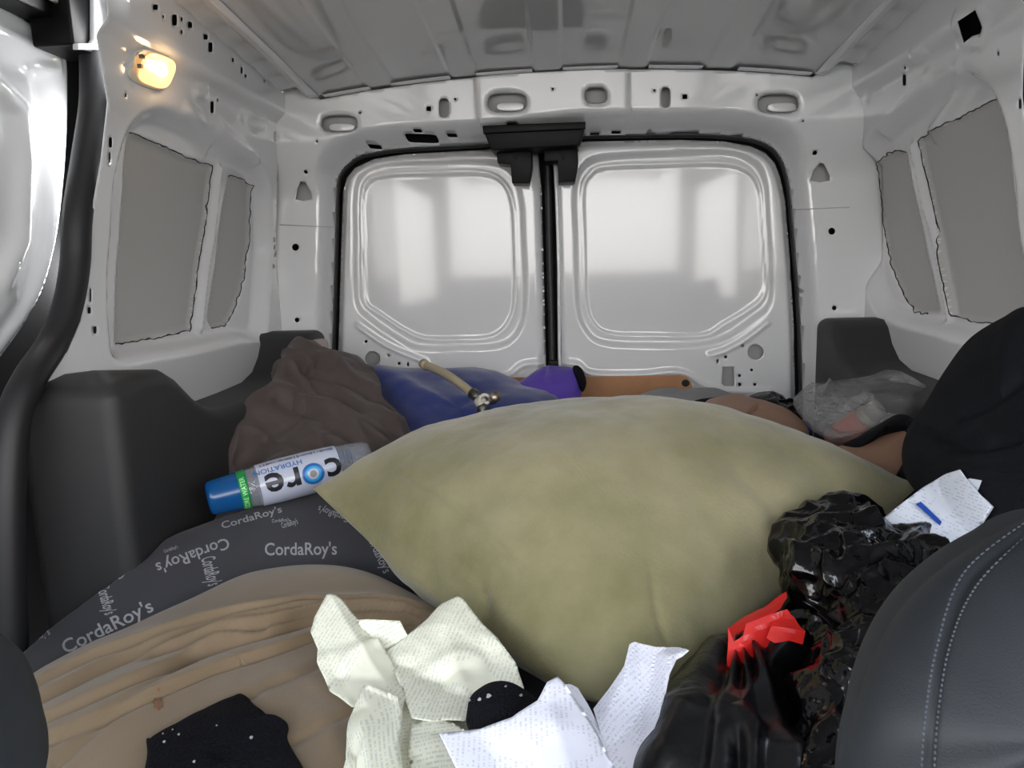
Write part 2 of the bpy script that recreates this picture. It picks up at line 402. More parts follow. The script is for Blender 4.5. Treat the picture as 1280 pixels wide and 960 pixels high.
# ---- rear doors
def door(name, outline_px, panelA, panelB, holes_px, ridges, mirror):
    Yd = 1.95
    out = [(at(x, y, Yd).x, at(x, y, Yd).z) for x, y in outline_px]
    A_ = crom([(at(x, y, Yd).x, at(x, y, Yd).z) for x, y in panelA], 90); B_ = crom([(at(x, y, Yd).x, at(x, y, Yd).z) for x, y in panelB], 90)
    H = [[(at(x, y, Yd).x, at(x, y, Yd).z) for x, y in h] for h in holes_px]
    v, f = cdt_sheet(out, H, .005)
    Yv = np.full(len(v), Yd-.02)
    so = sdf(v, out); Yv += .02*(1-smooth(-so/.022))
    sa = sdf(v, A_); Yv += .013*smooth(-sa/.014+.5)
    sb = sdf(v, B_); Yv -= .0035*np.exp(-((sb+.0)/.0035)**2); Yv += .003*smooth(-sb/.006)
    for line, amp, w in ridges:
        L_ = [(at(x, y, Yd).x, at(x, y, Yd).z) for x, y in line]; L_ = crom(L_, 30, False) if len(L_) > 2 else L_
        Yv -= amp*np.exp(-(dline(v, L_)/w)**2)
    o = fixn(mesh(name, np.stack([v[:, 0], Yv, v[:, 1]], 1), f, M['paint'])); tag(o, kind='structure'); solid(o, .0012, 0)
    return o
d1 = door('door_1', [(421, 560), (423, 440), (427, 301), (429, 240), (434, 222), (444, 210), (468, 199), (506, 193), (612, 187), (672, 184), (677, 240), (682, 440), (684, 560)],
     [(446, 300), (446, 250), (452, 220), (478, 206), (540, 203), (610, 203), (640, 216), (652, 250), (655, 300), (657, 370), (650, 410), (625, 431), (570, 434), (525, 434), (498, 421), (465, 398), (449, 380), (446, 340)],
     [(454, 300), (453, 255), (460, 228), (485, 219), (540, 217), (600, 216), (628, 227), (641, 255), (644, 300), (645, 370), (637, 402), (615, 421), (570, 424), (530, 423), (505, 412), (475, 392), (458, 378), (454, 345)],
     [ell(468, 447, 19, 18, 20), ell(460, 426, 4, 4, 8), ell(488, 443, 4, 4, 8), ell(501, 453, 4, 4, 8), ell(512, 454, 3, 6, 8), ell(466, 464, 4, 4, 8)],
     [([(450, 407), (480, 428), (505, 440), (535, 452)], .008, .006), ([(455, 462), (560, 474), (630, 470), (655, 455), (684, 453)], .010, .006), ([(672, 200), (678, 440)], .006, .006)], 1)
d2 = door('door_2', [(690, 184), (733, 177), (850, 175), (905, 177), (938, 183), (956, 191), (968, 204), (975, 222), (981, 250), (987, 320), (992, 408), (995, 560), (702, 560), (700, 440), (694, 240)],
     [(719, 290), (718, 240), (727, 212), (752, 198), (830, 193), (905, 190), (940, 203), (954, 226), (958, 270), (962, 340), (960, 378), (940, 398), (905, 421), (870, 430), (810, 431), (755, 428), (732, 412), (722, 380), (720, 330)],
     [(729, 290), (728, 240), (736, 220), (757, 209), (830, 206), (905, 205), (935, 215), (948, 235), (952, 270), (956, 340), (953, 370), (935, 387), (905, 405), (880, 419), (830, 420), (765, 418), (742, 405), (732, 380), (730, 330)],
     [ell(942, 439, 20, 19, 20), [(901, 457), (915, 457), (916, 480), (914, 481), (903, 481), (900, 478)], ell(926, 431, 4, 4, 8), ell(905, 445, 4, 4, 8), ell(895, 450, 3, 5, 8), ell(937, 461, 4, 4, 8), ell(922, 468, 4, 4, 8), ell(922, 479, 5, 5, 8), ell(941, 479, 4, 4, 8)],
     [([(957, 402), (930, 423), (905, 437), (885, 443)], .008, .006), ([(702, 453), (722, 454), (740, 466), (800, 467), (850, 464), (890, 485), (960, 487)], .010, .006), ([(699, 200), (705, 440)], .006, .006)], 1)
for d, x, y, w, h in ((d1, 468, 447, 19, 18), (d2, 942, 439, 20, 19), (d2, 908, 469, 15, 24)):
    plate('inner_panel', x-w, y-h*.8, x+w, y+h*.8, 1.965, M['cav'], d)
tube('centre_seal', [at(684, 184, 1.945), at(687, 320, 1.945), at(691, 470, 1.945), at(692, 540, 1.945)], .009, M['rubber'], d1, seg=8, n=20)
tube('door_edge', [at(693, 186, 1.94), at(698, 320, 1.94), at(700, 540, 1.94)], .0045, M['paint'], d2, seg=8, n=20)
box('door_stop', (at(686, 455, 1.94).x, 1.93, at(686, 462, 1.94).z), (at(698, 455, 1.94).x, 1.95, at(686, 450, 1.94).z), M['plast'], d2, .002)
# ---- side walls
def Wz(z):
    return .725-.045*smooth((z-.78)/.42)-.024*smooth((z-1.150)/.03)
def atw(px, py, s, dx=0):
    X = .70
    for _ in range(6):
        p = atx(px, py, s*(X+dx)); X = float(Wz(np.array([p.z]))[0])
    return p
def side(s, name, edge, U, P1, P2, holes, beads, dents, sharp):
    def yz(l, dx=0): return [(atw(x, y, s, dx).y, atw(x, y, s, dx).z) for x, y in l]
    E = yz(edge); Up = crom(yz(U), 120); A1 = yz(P1, .037); A2 = yz(P2, .037)
    out = E+[(1.875, .45), (1.86, .8), (1.84, 1.0), (1.815, 1.24), (1.5, 1.24+float(rise(1.5))), (E[0][0], 1.24+float(rise(E[0][0])))]
    H = [yz(h) for h in holes]
    v, f = cdt_sheet(out, H, .006)
    def X(vv):
        x = Wz(vv[:, 1]); su = sdf(vv, Up); r = smooth(-su/.035+.1)
        x = x+.034*r
        s1 = sdf(vv, A1); s2 = sdf(vv, A2)
        x = x+.006*smooth(-s1/.005)+.006*smooth(-s2/.005)
        # stiffening beam between the panels and diagonal gusset
        for line, amp, w in beads:
            L_ = yz(line, .03); x = x-amp*np.exp(-(dline(vv, L_)/w)**2)
        for (px, py, w, h, amp) in dents:
            c = yz(ell(px, py, w, h, 12, 3)); x = x-amp*smooth(.5-sdf(vv, c)/.008)
        return x
    x = X(v); c = v[f].mean(1)
    mi = ((sdf(c, A1) < 0) | (sdf(c, A2) < 0)).astype(int)
    o = fixn(mesh(name, np.stack([s*x, v[:, 0], v[:, 1]], 1), f, [M['paint'], M['skin']], mi=mi)); tag(o, kind='structure'); solid(o, .0012, 0)
    for k, l in enumerate(sharp):
        pts = []
        P_ = np.array(yz(l, .037)); Q = []
        for i in range(len(P_)-1):
            n = max(2, int(np.hypot(*(P_[i+1]-P_[i]))/.006))
            for j in range(n): Q.append(P_[i]+(P_[i+1]-P_[i])*j/n)
        Q.append(P_[-1]); Q = np.array(Q)
        Q += np.array([[noise.noise(V((q[0]*60, q[1]*60, k)))*.004, noise.noise(V((q[0]*60, 5, q[1]*60+k)))*.004] for q in Q])
        xs = X(Q)
        tube('sealant_line', [V((s*(a-.001), q[0], q[1])) for a, q in zip(xs, Q)], lambda t: .0011+.0011*noise.noise(V((t*40, k, 1))), M['rubber'], o, seg=6)
    return o, X
edgeL = [(134, 20), (134, 128), (126, 200), (114, 269), (111, 327), (101, 401), (84, 440), (64, 460), (40, 520)]
holesL = [ell(x, y, w, h, 10, 5) for x, y, w, h in [(138, 178, 5, 13), (137, 198, 3, 16), (157, 119, 3, 5), (265, 134, 5, 15), (344, 171, 4, 12), (364, 175, 15, 13), (353, 203, 5, 9), (194, 9, 7, 7), (204, 21, 3, 4), (218, 25, 7, 14), (227, 24, 3, 5), (227, 40, 3, 5), (237.5, 31, 6, 8), (257, 46, 6, 7), (263, 59, 6, 12), (291, 75, 3, 5), (302, 88, 3, 8), (307, 95, 3, 4), (331, 101, 3, 4), (113, 369, 3, 17), (111.5, 388, 5, 8), (118.6, 412.5, 5, 9), (343, 300, 2.5, 5), (343, 310, 2.5, 4), (344, 319, 2.5, 4), (342, 333, 2.5, 4), (350, 235, 3, 5), (352, 246, 3, 4), (272, 125, 2.5, 4)]]
wl, XL = side(-1, 'wall_left', edgeL,
     [(148, 452), (137, 421), (134, 357), (138, 294), (140, 250), (144, 218), (156, 172), (172, 145), (200, 132), (235, 143), (270, 163), (300, 186), (325, 204), (338, 240), (340, 310), (336, 380), (330, 425), (300, 428), (250, 438), (200, 446)],
     [(141, 431), (147, 300), (156, 170), (166, 168), (205, 184), (225, 194), (250, 203), (263, 207), (255, 280), (243, 360), (235, 413), (200, 420), (170, 426)],
     [(284, 219), (300, 223), (312, 233), (310, 303), (303, 350), (294, 380), (280, 407), (262, 410), (257, 400), (268, 330), (276, 260)],
     holesL, [([(214, 140), (255, 185)], .010, .014), ([(258, 160), (305, 205)], .008, .012), ([(274, 212), (264, 300), (249, 410)], .012, .010)],
     [(250, 115, 18, 14, .006), (322, 155, 24, 14, .006), (300, 150, 6, 6, -.003), (185, 87, 50, 50, .003)],
     [[(160, 167), (170, 170), (205, 184), (225, 194), (250, 203), (263, 207), (255, 280), (243, 360), (235, 413), (205, 419)], [(284, 219), (300, 223), (312, 233), (310, 303), (303, 350), (294, 380), (280, 407), (262, 410)], [(205, 420), (170, 426), (141, 431)]])
edgeR = [(1274, 0), (1278, 120), (1285, 200), (1300, 300), (1315, 400), (1335, 480), (1380, 540)]
holesR = [ell(x, y, w, h, 10, 5) for x, y, w, h in [(1130.5, 100, 5, 14), (1040, 147, 15, 13), (1054, 144, 3, 12), (1051, 177, 5, 10), (1248, 67, 3, 5), (1275, 130, 4, 12), (1131, 13, 5, 9), (1104, 33, 3, 5), (1092.5, 47, 4, 12), (1065, 66, 3, 5), (1040, 89, 2.5, 4), (1028, 134, 2.5, 4), (1067, 279, 2.5, 5), (1068, 298, 2.5, 4), (1070, 314, 2.5, 4), (1057, 210, 3, 5), (1057, 221, 3, 4), (1129, 85, 2.5, 4)]]
holesR.append([(1199, 27), (1222, 12), (1230, 34), (1228, 42), (1218, 45), (1207, 54)])
wr, XR = side(1, 'wall_right', edgeR,
     [(1290, 420), (1275, 300), (1268, 220), (1255, 150), (1235, 105), (1205, 84), (1180, 92), (1140, 122), (1105, 150), (1082, 176), (1073, 215), (1074, 280), (1080, 340), (1092, 385), (1120, 405), (1180, 420), (1240, 435)],
     [(1150, 175), (1180, 158), (1215, 140), (1250, 122), (1262, 150), (1270, 240), (1290, 412), (1240, 404), (1208, 400), (1195, 395), (1180, 320), (1165, 240)],
     [(1099, 204), (1110, 192), (1125, 188), (1135, 190), (1145, 240), (1160, 310), (1178, 392), (1160, 392), (1147, 390), (1132, 370), (1115, 330), (1106, 280)],
     holesR, [([(1218, 92), (1165, 165)], .010, .014), ([(1180, 100), (1115, 168)], .008, .012), ([(1142, 184), (1158, 260), (1188, 395)], .012, .010)],
     [(1148, 70, 20, 16, .006), (1076, 122, 26, 14, .006), (1100, 115, 6, 6, -.003), (1214, 34, 46, 56, .003)],
     [[(1250, 122), (1215, 140), (1180, 158), (1150, 175), (1165, 240), (1180, 320), (1195, 395), (1208, 400), (1240, 404), (1290, 414)], [(1135, 190), (1125, 188), (1110, 192), (1099, 204), (1106, 280), (1115, 330), (1132, 370), (1147, 390), (1162, 392)]])
# outer skin, coloured near-black for the shade behind the side wall openings
for s, nm in ((-1, 'trim_2'), (1, 'trim_3')):
    o = box(nm, (min(s*.86, s*.88), .2, -.04), (max(s*.86, s*.88), 2.0, 1.42), M['dark']); tag(o, kind='structure')
# rail channel where wall meets roof
for s, w in ((-1, wl), (1, wr)):
    X0 = .635
    pts = []
    nn = 90
    vs = []; fs = []
    for i in range(nn):
        y = -.2+(2.0)*i/(nn-1)
        for k, (x, z) in enumerate(((.664, 1.214), (.652, 1.226), (.625, 1.231), (.602, 1.228), (.592, 1.208), (.568, 1.209))):
            wv = .003*math.sin(y*70)*(1 if k in (1, 2, 3) else 0)
            sag = -.004*max(0, (y-1.45)/.4)**2
            vs.append((s*x, y, z+wv+sag+float(rise(y))))
    for i in range(nn-1):
        for k in range(5): fs.append((i*6+k, i*6+k+1, (i+1)*6+k+1, (i+1)*6+k))
    r = fixn(mesh('roof_rail', vs, fs, M['paint'], w)); solid(r, .002, 0)
    for (px, py, a, b) in (((300, 59, 9, 5), (382, 126, 6, 5)) if s < 0 else ((1093, 16, 10, 5), (1015, 97, 6, 5))):
        c = atz(px, py, 1.231); c = atz(px, py, 1.231+float(rise(c.y))); box('slot', (c.x-.008, c.y-.012, c.z-.004), (c.x+.008, c.y+.012, c.z+.004), M['dark'], w, .001)
# ---- ceiling with pressed swages
xs = np.linspace(-.595, .595, 281); ys = np.linspace(-1.0, 1.90, 150)
GX, GY = np.meshgrid(xs, ys); A = np.stack([GX.ravel(), GY.ravel()], 1)
Z = 1.247-.045*(np.abs(A[:, 0])/.62)**2.4+rise(A[:, 1])
rib = np.zeros(len(A))
for c in [-.42, -.225, -.03, .165, .36]:
    rib = np.maximum(rib, smooth((.034-np.abs(A[:, 0]-c))/.006))
Z = Z-.0035*rib
for c in (-.5, .47):
    d = np.abs(A[:, 0]-c); Z = Z+.010*np.exp(-(d/.05)**2)*smooth((1.62-A[:, 1])/.12)
fs = [(i*281+j, i*281+j+1, (i+1)*281+j+1, (i+1)*281+j) for i in range(149) for j in range(280)]
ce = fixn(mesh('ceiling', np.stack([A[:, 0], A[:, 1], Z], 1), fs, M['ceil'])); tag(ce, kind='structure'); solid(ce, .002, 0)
# header top flange with step cuts
for a, b in ((-.60, -.445), (-.395, -.255), (-.195, -.065), (.005, .13), (.20, .32), (.40, .56)):
    xa = np.linspace(a, b, 8); vs = []; fs = []
    for x in xa: vs += [(x, 1.79, ZT(x)+.003), (x, 1.83, ZT(x)+.0005)]
    for i in range(7): fs.append((2*i, 2*i+1, 2*i+3, 2*i+2))
    solid(fixn(mesh('header_flange', vs, fs, M['paint'], wb)), .0012, 0)
# cab end (mostly out of view): lower sides, right sliding door
box('wall_front_left', (-.84, -1.0, 0), (-.80, .45, .62), M['trim']); tag(bpy.data.objects['wall_front_left'], kind='structure')
box('wall_front_right', (.80, -1.0, 0), (.84, .45, .62), M['trim']); tag(bpy.data.objects['wall_front_right'], kind='structure')
box('door_4', (.79, .40, .1), (.82, 1.2, 1.26), M['paint'], bev=.01); tag(bpy.data.objects['door_4'], kind='structure')
for q, lo, hi in (('wall_front', (-.84, -1.05, 0), (.84, -1.0, .74)), ('trim_8', (-.84, .30, .62), (-.80, .44, 1.42)), ('trim_9', (.80, .30, .62), (.84, .44, 1.42)), ('trim_10', (-.84, -1.05, .62), (-.74, -.98, 1.42)), ('trim_11', (.74, -1.05, .62), (.84, -.98, 1.42)), ('trim_12', (-.84, -1.0, 1.24), (-.80, .45, 1.42)), ('trim_13', (.80, -1.0, 1.24), (.84, .45, 1.42))):
    tag(box(q, lo, hi, M['cabin']), kind='structure')
# ---- sliding side door
DX = -.80
doorpx = [(24, -6), (57, 20), (75, 33), (90, 52), (97, 66), (100, 90), (100, 150), (98, 200), (93, 260), (86, 310), (74, 360), (58, 400), (30, 442), (0, 482), (-60, 560)]
dl = [(atx(x, y, DX).y, atx(x, y, DX).z) for x, y in doorpx]
dl = crom(dl, 60, False).tolist()
outl = dl+[(.75, .15), (.25, .15), (.25, 1.30), (.95, 1.30)]
v, f = cdt_sheet(outl, [[(atx(x, y, DX).y, atx(x, y, DX).z) for x, y in ell(px, py, 4, 6, 10)] for px, py in ((33, 214), (16, 331))], .006)
so = -sdf(v, outl); X = np.full(len(v), -DX)
X += .035*(1-smooth(so/.045))**2
for l, amp, w in (([(0, 75), (45, 90), (56, 130), (55, 200), (50, 300), (35, 380), (0, 430)], -.012, .02), ([(0, 115), (22, 135), (28, 200), (24, 300), (0, 350)], .014, .018), ([(-20, 28), (30, 52), (70, 70), (72, 85), (40, 88)], .006, .008)):
    X -= amp*np.exp(-(dline(v, [(atx(a, b, DX).y, atx(a, b, DX).z) for a, b in l])/w)**2)
d3 = fixn(mesh('door_3', np.stack([-X, v[:, 0], v[:, 1]], 1), f, M['paint'])); tag(d3, kind='structure'); solid(d3, .0015, 0)
# black upper roller track, bracket box and white pillar corner
spx = [(118, 60), (118, 130), (108, 200), (97, 270), (94, 330), (84, 385), (64, 432), (38, 472), (18, 520), (10, 600), (9, 700), (12, 820), (14, 980)]
sp = [atx(x, y, -.735) if y < 460 else atx(x, y, -.72) for x, y in spx]
tube('door_seal', sp, lambda t: .0225-.002*math.sin(t*3), M['rubber'], wl, seg=14, n=120, flat=1.0)
tk = box('roller_track', (-.80, .5, 1.185), (-.752, 1.235, 1.235), M['plast'], wl, .004)
box('roller_bracket', (-.79, 1.13, 1.145), (-.725, 1.215, 1.245), M['plast'], wl, .004)
tube('track_rod', [V((-.745, .6, 1.222)), V((-.745, 1.165, 1.208))], .005, M['ivory'], wl)
prism('corner_plate', [atx(x, y, -.715) for x, y in ((98, 54), (116, 54), (119, 50), (119, 0), (117, -40), (140, -40), (137, 62), (98, 62))], (-.01, 0, 0), M['paint'], wl, bev=.002)
# ---- wheel arch covers
prof = [(.945, .02), (.945, .652), (1.02, .664), (1.085, .660), (1.12, .642), (1.17, .603), (1.21, .580), (1.26, .565), (1.33, .557), (1.48, .557), (1.60, .560), (1.66, .575), (1.70, .605), (1.725, .640), (1.75, .656), (1.80, .658), (1.855, .654), (1.855, .02)]
for s, nm in ((-1, 'trim_4'), (1, 'trim_5')):
    o = prism(nm, [(s*.605, y, z) for y, z in prof], (s*.150, 0, 0), M['trim'], bev=.024, smooth_=True); tag(o, kind='structure')
    o.modifiers['bevel'].segments = 5
    o.modifiers['bevel'].angle_limit = 1.0
c = atz(125, 467, .652)
box('slot', (c.x-.012, c.y-.002, .6515), (c.x+.012, c.y+.002, .6535), M['dark'], bpy.data.objects['trim_4'])
# ---- latch housing
lh = empty('latch_housing', at(668, 170, 1.86), 'black plastic latch housing with two hook brackets above the rear door gap', 'latch')
YF = 1.80
prism('housing', [at(x, y, YF) for x, y in ((604, 158), (731, 152), (731, 160), (724, 182), (614, 188), (606, 168))], (0, .10, 0), M['plast'], lh, bev=.003)
prism('cover', [at(x, y, YF-.008) for x, y in ((603, 157), (732, 152), (732, 161), (604, 167))], (0, .02, 0), M['plast'], lh, bev=.002)
for q in ([(620, 186), (664, 184), (665, 208), (661, 229), (640, 229), (638, 205), (622, 204)], [(680, 186), (722, 182), (723, 205), (719, 227), (698, 228), (697, 201), (680, 202)]):
    b = prism('bracket', [at(x, y, 1.85) for x, y in q], (0, .07, 0), M['plast'], lh, bev=.002)
    cx, cy = q[0][0]+24, q[0][1]+8
    prism('slot', [at(x, y, 1.848) for x, y in ell(cx, cy, 5, 12, 10, 4)], (0, .004, 0), M['dark'], b)
# ---- dome lamp
pc = atw(186, 87, -1); nrm = V((1, 0, -.12)).normalized()
dlm = empty('interior_lamp', pc, 'lit amber interior lamp set in the upper left side wall', 'lamp')
def wallpoly(pts, off): return [atw(x, y, -1)+nrm*off for x, y in pts]
hp = ell(186, 87, 52, 46, 28, 3.5, .35)
fixn(prism('lamp_base', wallpoly(hp, .0), nrm*.006, M['ivory'], dlm, bev=.002))
M['lens'] = mat('lit amber lens', (.9, .6, .3), .2, emis=(1, .50, .17), estr=1.6)
M['bulb'] = mat('lamp bulb', (1, .9, .7), .2, emis=(1, .80, .45), estr=9)
ln = prism('lens', wallpoly(ell(190, 88, 40, 40, 28, 3.5, .35), .006), nrm*.006, M['lens'], dlm, bev=.003)
bc = atw(191, 87, -1)+nrm*.012
lathe('bulb', bc+V((0, -.0, -.011)), bc+V((0, .0, .011)), [(0, .001), (.05, .007), (.3, .012), (.7, .012), (.95, .007), (1, .001)], M['bulb'], dlm, seg=20)
for q in (((168, 70), (174, 78)), ((166, 82), (170, 92))):
    box('clip', tuple(a-.003 for a in atw(*q[0], -1)+nrm*.012), tuple(a+.003 for a in atw(*q[0], -1)+nrm*.013), M['dmetal'], dlm)
pl = bpy.data.lights.new('lamp_glow', 'POINT'); pl.energy = .10; pl.color = (1, .62, .28); pl.shadow_soft_size = .012
po = bpy.data.objects.new('lamp_glow', pl); COL.objects.link(po); po.location = bc+nrm*.03
# ---- two black wheel-arch sockets on the ledge
so_ = empty('power_socket', atz(331, 456, .57), 'round black socket plug standing on the left wheel arch cover', 'plug')
a = V((-.64, 1.50, .565))
a = atz(331, 456, .572)
lathe('socket_body', a, a+V((0, 0, .032)), [(0, .016), (.1, .013), (.5, .013), (.85, .015), (1, .013)], M['plast'], so_, seg=20)
cl = empty('cargo_clip', atz(308, 452, .566), 'small black clip lying beside the round socket plug', 'clip')
b0 = atz(308, 452, .570)
tube('clip_body', [b0+V((-.02, 0, .006)), b0+V((0, 0, .008)), b0+V((.018, .0, .010))], lambda t: .004+.006*math.sin(math.pi*min(1, t+.2)), M['plast'], cl, n=10)
tube('clip_hook', [b0+V((.018, 0, .010)), b0+V((.022, 0, .016)), b0+V((.010, 0, .018))], .003, M['plast'], cl, n=8)
# ------------------------------------------------------------------ soft goods
def L3(pts): return [at(*p) for p in pts]
def textmesh(s, size=1.0, bold=0.0, shear=0):
    cu = bpy.data.curves.new('t', 'FONT'); cu.body = s; cu.size = size; cu.align_x = 'CENTER'; cu.align_y = 'CENTER'; cu.offset = bold; cu.shear = shear; cu.resolution_u = 3
    o = bpy.data.objects.new('t', cu); COL.objects.link(o)
    dg = bpy.context.evaluated_depsgraph_get(); dg.update()
    me = bpy.data.meshes.new_from_object(o.evaluated_get(dg)); bm = bmesh.new(); bm.from_mesh(me)
    bmesh.ops.triangulate(bm, faces=bm.faces)
    bmesh.ops.remove_doubles(bm, verts=bm.verts, dist=1e-5)
    vs = [v.co.copy() for v in bm.verts]; bm.verts.index_update(); fs = [tuple(v.index for v in f.verts) for f in bm.faces]
    bm.free(); bpy.data.objects.remove(o); bpy.data.curves.remove(cu); bpy.data.meshes.remove(me)
    return vs, fs
def add_print(o, items, mslot):
    """items: (verts2D, faces, mapping pixel function) printed on the surface of o as thin ink joined to its mesh"""
    me = o.data; V0 = [v.co.copy() for v in me.vertices]; F0 = [tuple(p.vertices) for p in me.polygons]; M0 = [p.material_index for p in me.polygons]
    bvh = BVHTree.FromPolygons(V0, F0)
    for vs, fs, fn in items:
        base = len(V0); ok = []
        for v in vs:
            px, py = fn(v); d = ray(px, py).normalized()
            h = bvh.ray_cast(CO, d)
            if h[0] is None: V0.append(V0[0].copy()); ok.append(False); continue
            n = h[1]
            if n.dot(d) > 0: n = -n
            V0.append(h[0]+n*.0009); ok.append(True)
        for f in fs:
            if all(ok[i] for i in f):
                L_ = max((V0[base+f[0]]-V0[base+f[1]]).length, (V0[base+f[1]]-V0[base+f[2]]).length)
                if L_ < .05: F0.append(tuple(base+i for i in f)); M0.append(mslot)
    nm = bpy.data.meshes.new(me.name)
    nm.from_pydata([tuple(v) for v in V0], [], F0)
    for m in me.materials: nm.materials.append(m)
    nm.polygons.foreach_set('material_index', M0); nm.polygons.foreach_set('use_smooth', [True]*len(M0)); nm.update()
    o.data = nm
def aff(cx, cy, ux, uy, vx, vy):
    return lambda p: (cx+p.x*ux+p.y*vx, cy+p.x*uy+p.y*vy)
def clampx(vs, px, rr):
    lim = -.69+.089*smooth((vs[:, 1]-.86)/.12); vs[:, 0] = np.maximum(vs[:, 0], lim); return vs
# grey bean bag under the tan cover
grey = cushion('bean_bag', L3([(-90, 900, .72), (20, 806, .86), (140, 716, .96), (235, 664, 1.05), (320, 634, 1.12), (410, 612, 1.18), (560, 640, 1.15), (700, 740, 1.0), (680, 930, .78), (420, 1010, .70), (50, 1010, .66)]),
   at(330, 850, .82), (0, .02, .03), (0, 0, -.30), [M['greyp'], M['print']], nz=((5, .006),), b=.5, nr=70, nt=220, post=clampx,
   label='dark grey bean bag with pale printed lettering, partly covered by the tan cloth', cat='bean bag')
T = textmesh("CordaRoy's", 1.0, .012); wT = max(v.x for v in T[0])-min(v.x for v in T[0])
def place(x0, y0, x1, y1, h, skew=0):
    ux, uy = (x1-x0)/wT, (y1-y0)/wT; L_ = math.hypot(ux, uy); nx, ny = uy/L_, -ux/L_
    return aff((x0+x1)/2, (y0+y1)/2, ux, uy, nx*h+skew*ux/L_, ny*h+skew*uy/L_)
items = []
for q in [(331, 688, 421, 687, 22), (79, 812, 190, 757, 24), (286, 678, 196, 711, 20), (277, 658, 352, 637, 12), (352, 658, 372, 652, 10), (259, 697, 268, 732, 26), (128, 733, 138, 768, 22), (155, 716, 95, 752, 12), (22, 808, 62, 790, 12), (436, 650, 398, 636, 12), (462, 668, 484, 716, 16), (340, 652, 362, 650, 6), (205, 690, 222, 684, 6)]:
    items.append((T[0], T[1], place(*q)))
add_print(grey, items, 1)
# tan cover with long folds
def pleats(vs, px, rr):
    x = px[:, 0]; y = px[:, 1]
    y0 = np.interp(x, [25, 120, 250, 380, 470, 540], [862, 815, 764, 737, 737, 752]); y1 = np.interp(x, [30, 150, 270, 400, 540], [945, 893, 840, 795, 786])
    s_ = (y-y0)/(y1-y0); D = np.zeros(len(x))
    for (xa, xb, sa, sb, am, bow) in [(20, 560, .02, .25, .008, .10), (20, 420, .30, .42, .007, -.06), (180, 560, .42, .48, .009, .05), (20, 330, .62, .55, .006, .08), (240, 560, .66, .70, .008, -.08), (20, 480, .95, .85, .006, .05)]:
        t = np.clip((x-xa)/(xb-xa), 0, 1); c = sa+(sb-sa)*t+bow*np.sin(np.pi*t)
        ends = smooth((x-xa)/60+.3)*smooth((xb-x)/60)
        u = (s_-c)*4.2                   # fold rises slowly from above and drops sharply below its lip
        D += 1.25*am*ends*np.where(u < 0, np.exp(-(u/.8)**2), np.exp(-(u/.14)**2))-.7*am*ends*np.exp(-((u-.27)/.14)**2)
    return D
tan = cushion('tan_cover', L3([(5, 882, .70), (110, 820, .78), (215, 764, .86), (320, 718, .92), (400, 709, .94), (470, 722, .93), (545, 760, .88), (640, 840, .72), (660, 960, .55), (560, 1150, .42), (250, 1200, .38), (0, 1150, .42), (-60, 980, .55)]),
   at(300, 890, .66), (0, .01, .05), (0, 0, -.05), [M['tan'], M['stain']], nz=((4, .008),), b=.5, nr=150, nb=24, nt=460, a=2.4, fdisp=pleats,
   folds=[([(70, 960), (150, 890), (240, 830), (330, 790)], -.004, 5), ([(300, 875), (350, 850), (400, 825)], -.005, 6), ([(330, 860), (400, 900), (430, 960)], .003, 20), ([(350, 940), (400, 915), (450, 880)], -.003, 6)],
   label='tan microfibre cloth bunched in long folds over the grey bean bag', cat='cloth')
sv = [V((math.cos(i)*r*6, math.sin(i)*r*8, 0)) for i, r in [(k*2*math.pi/14, 1+.25*math.sin(k*3)) for k in range(14)]]
s2 = [V((v.x*.35, v.y*.35, 0)) for v in sv]
add_print(tan, [(sv+[V((0, 0, 0))], [(i, (i+1) % 14, 14) for i in range(14)], aff(197, 880, 1, .2, 0, -1)), (s2+[V((0, 0, 0))], [(i, (i+1) % 14, 14) for i in range(14)], aff(198, 862, 1, 0, 0, -1))], 1)
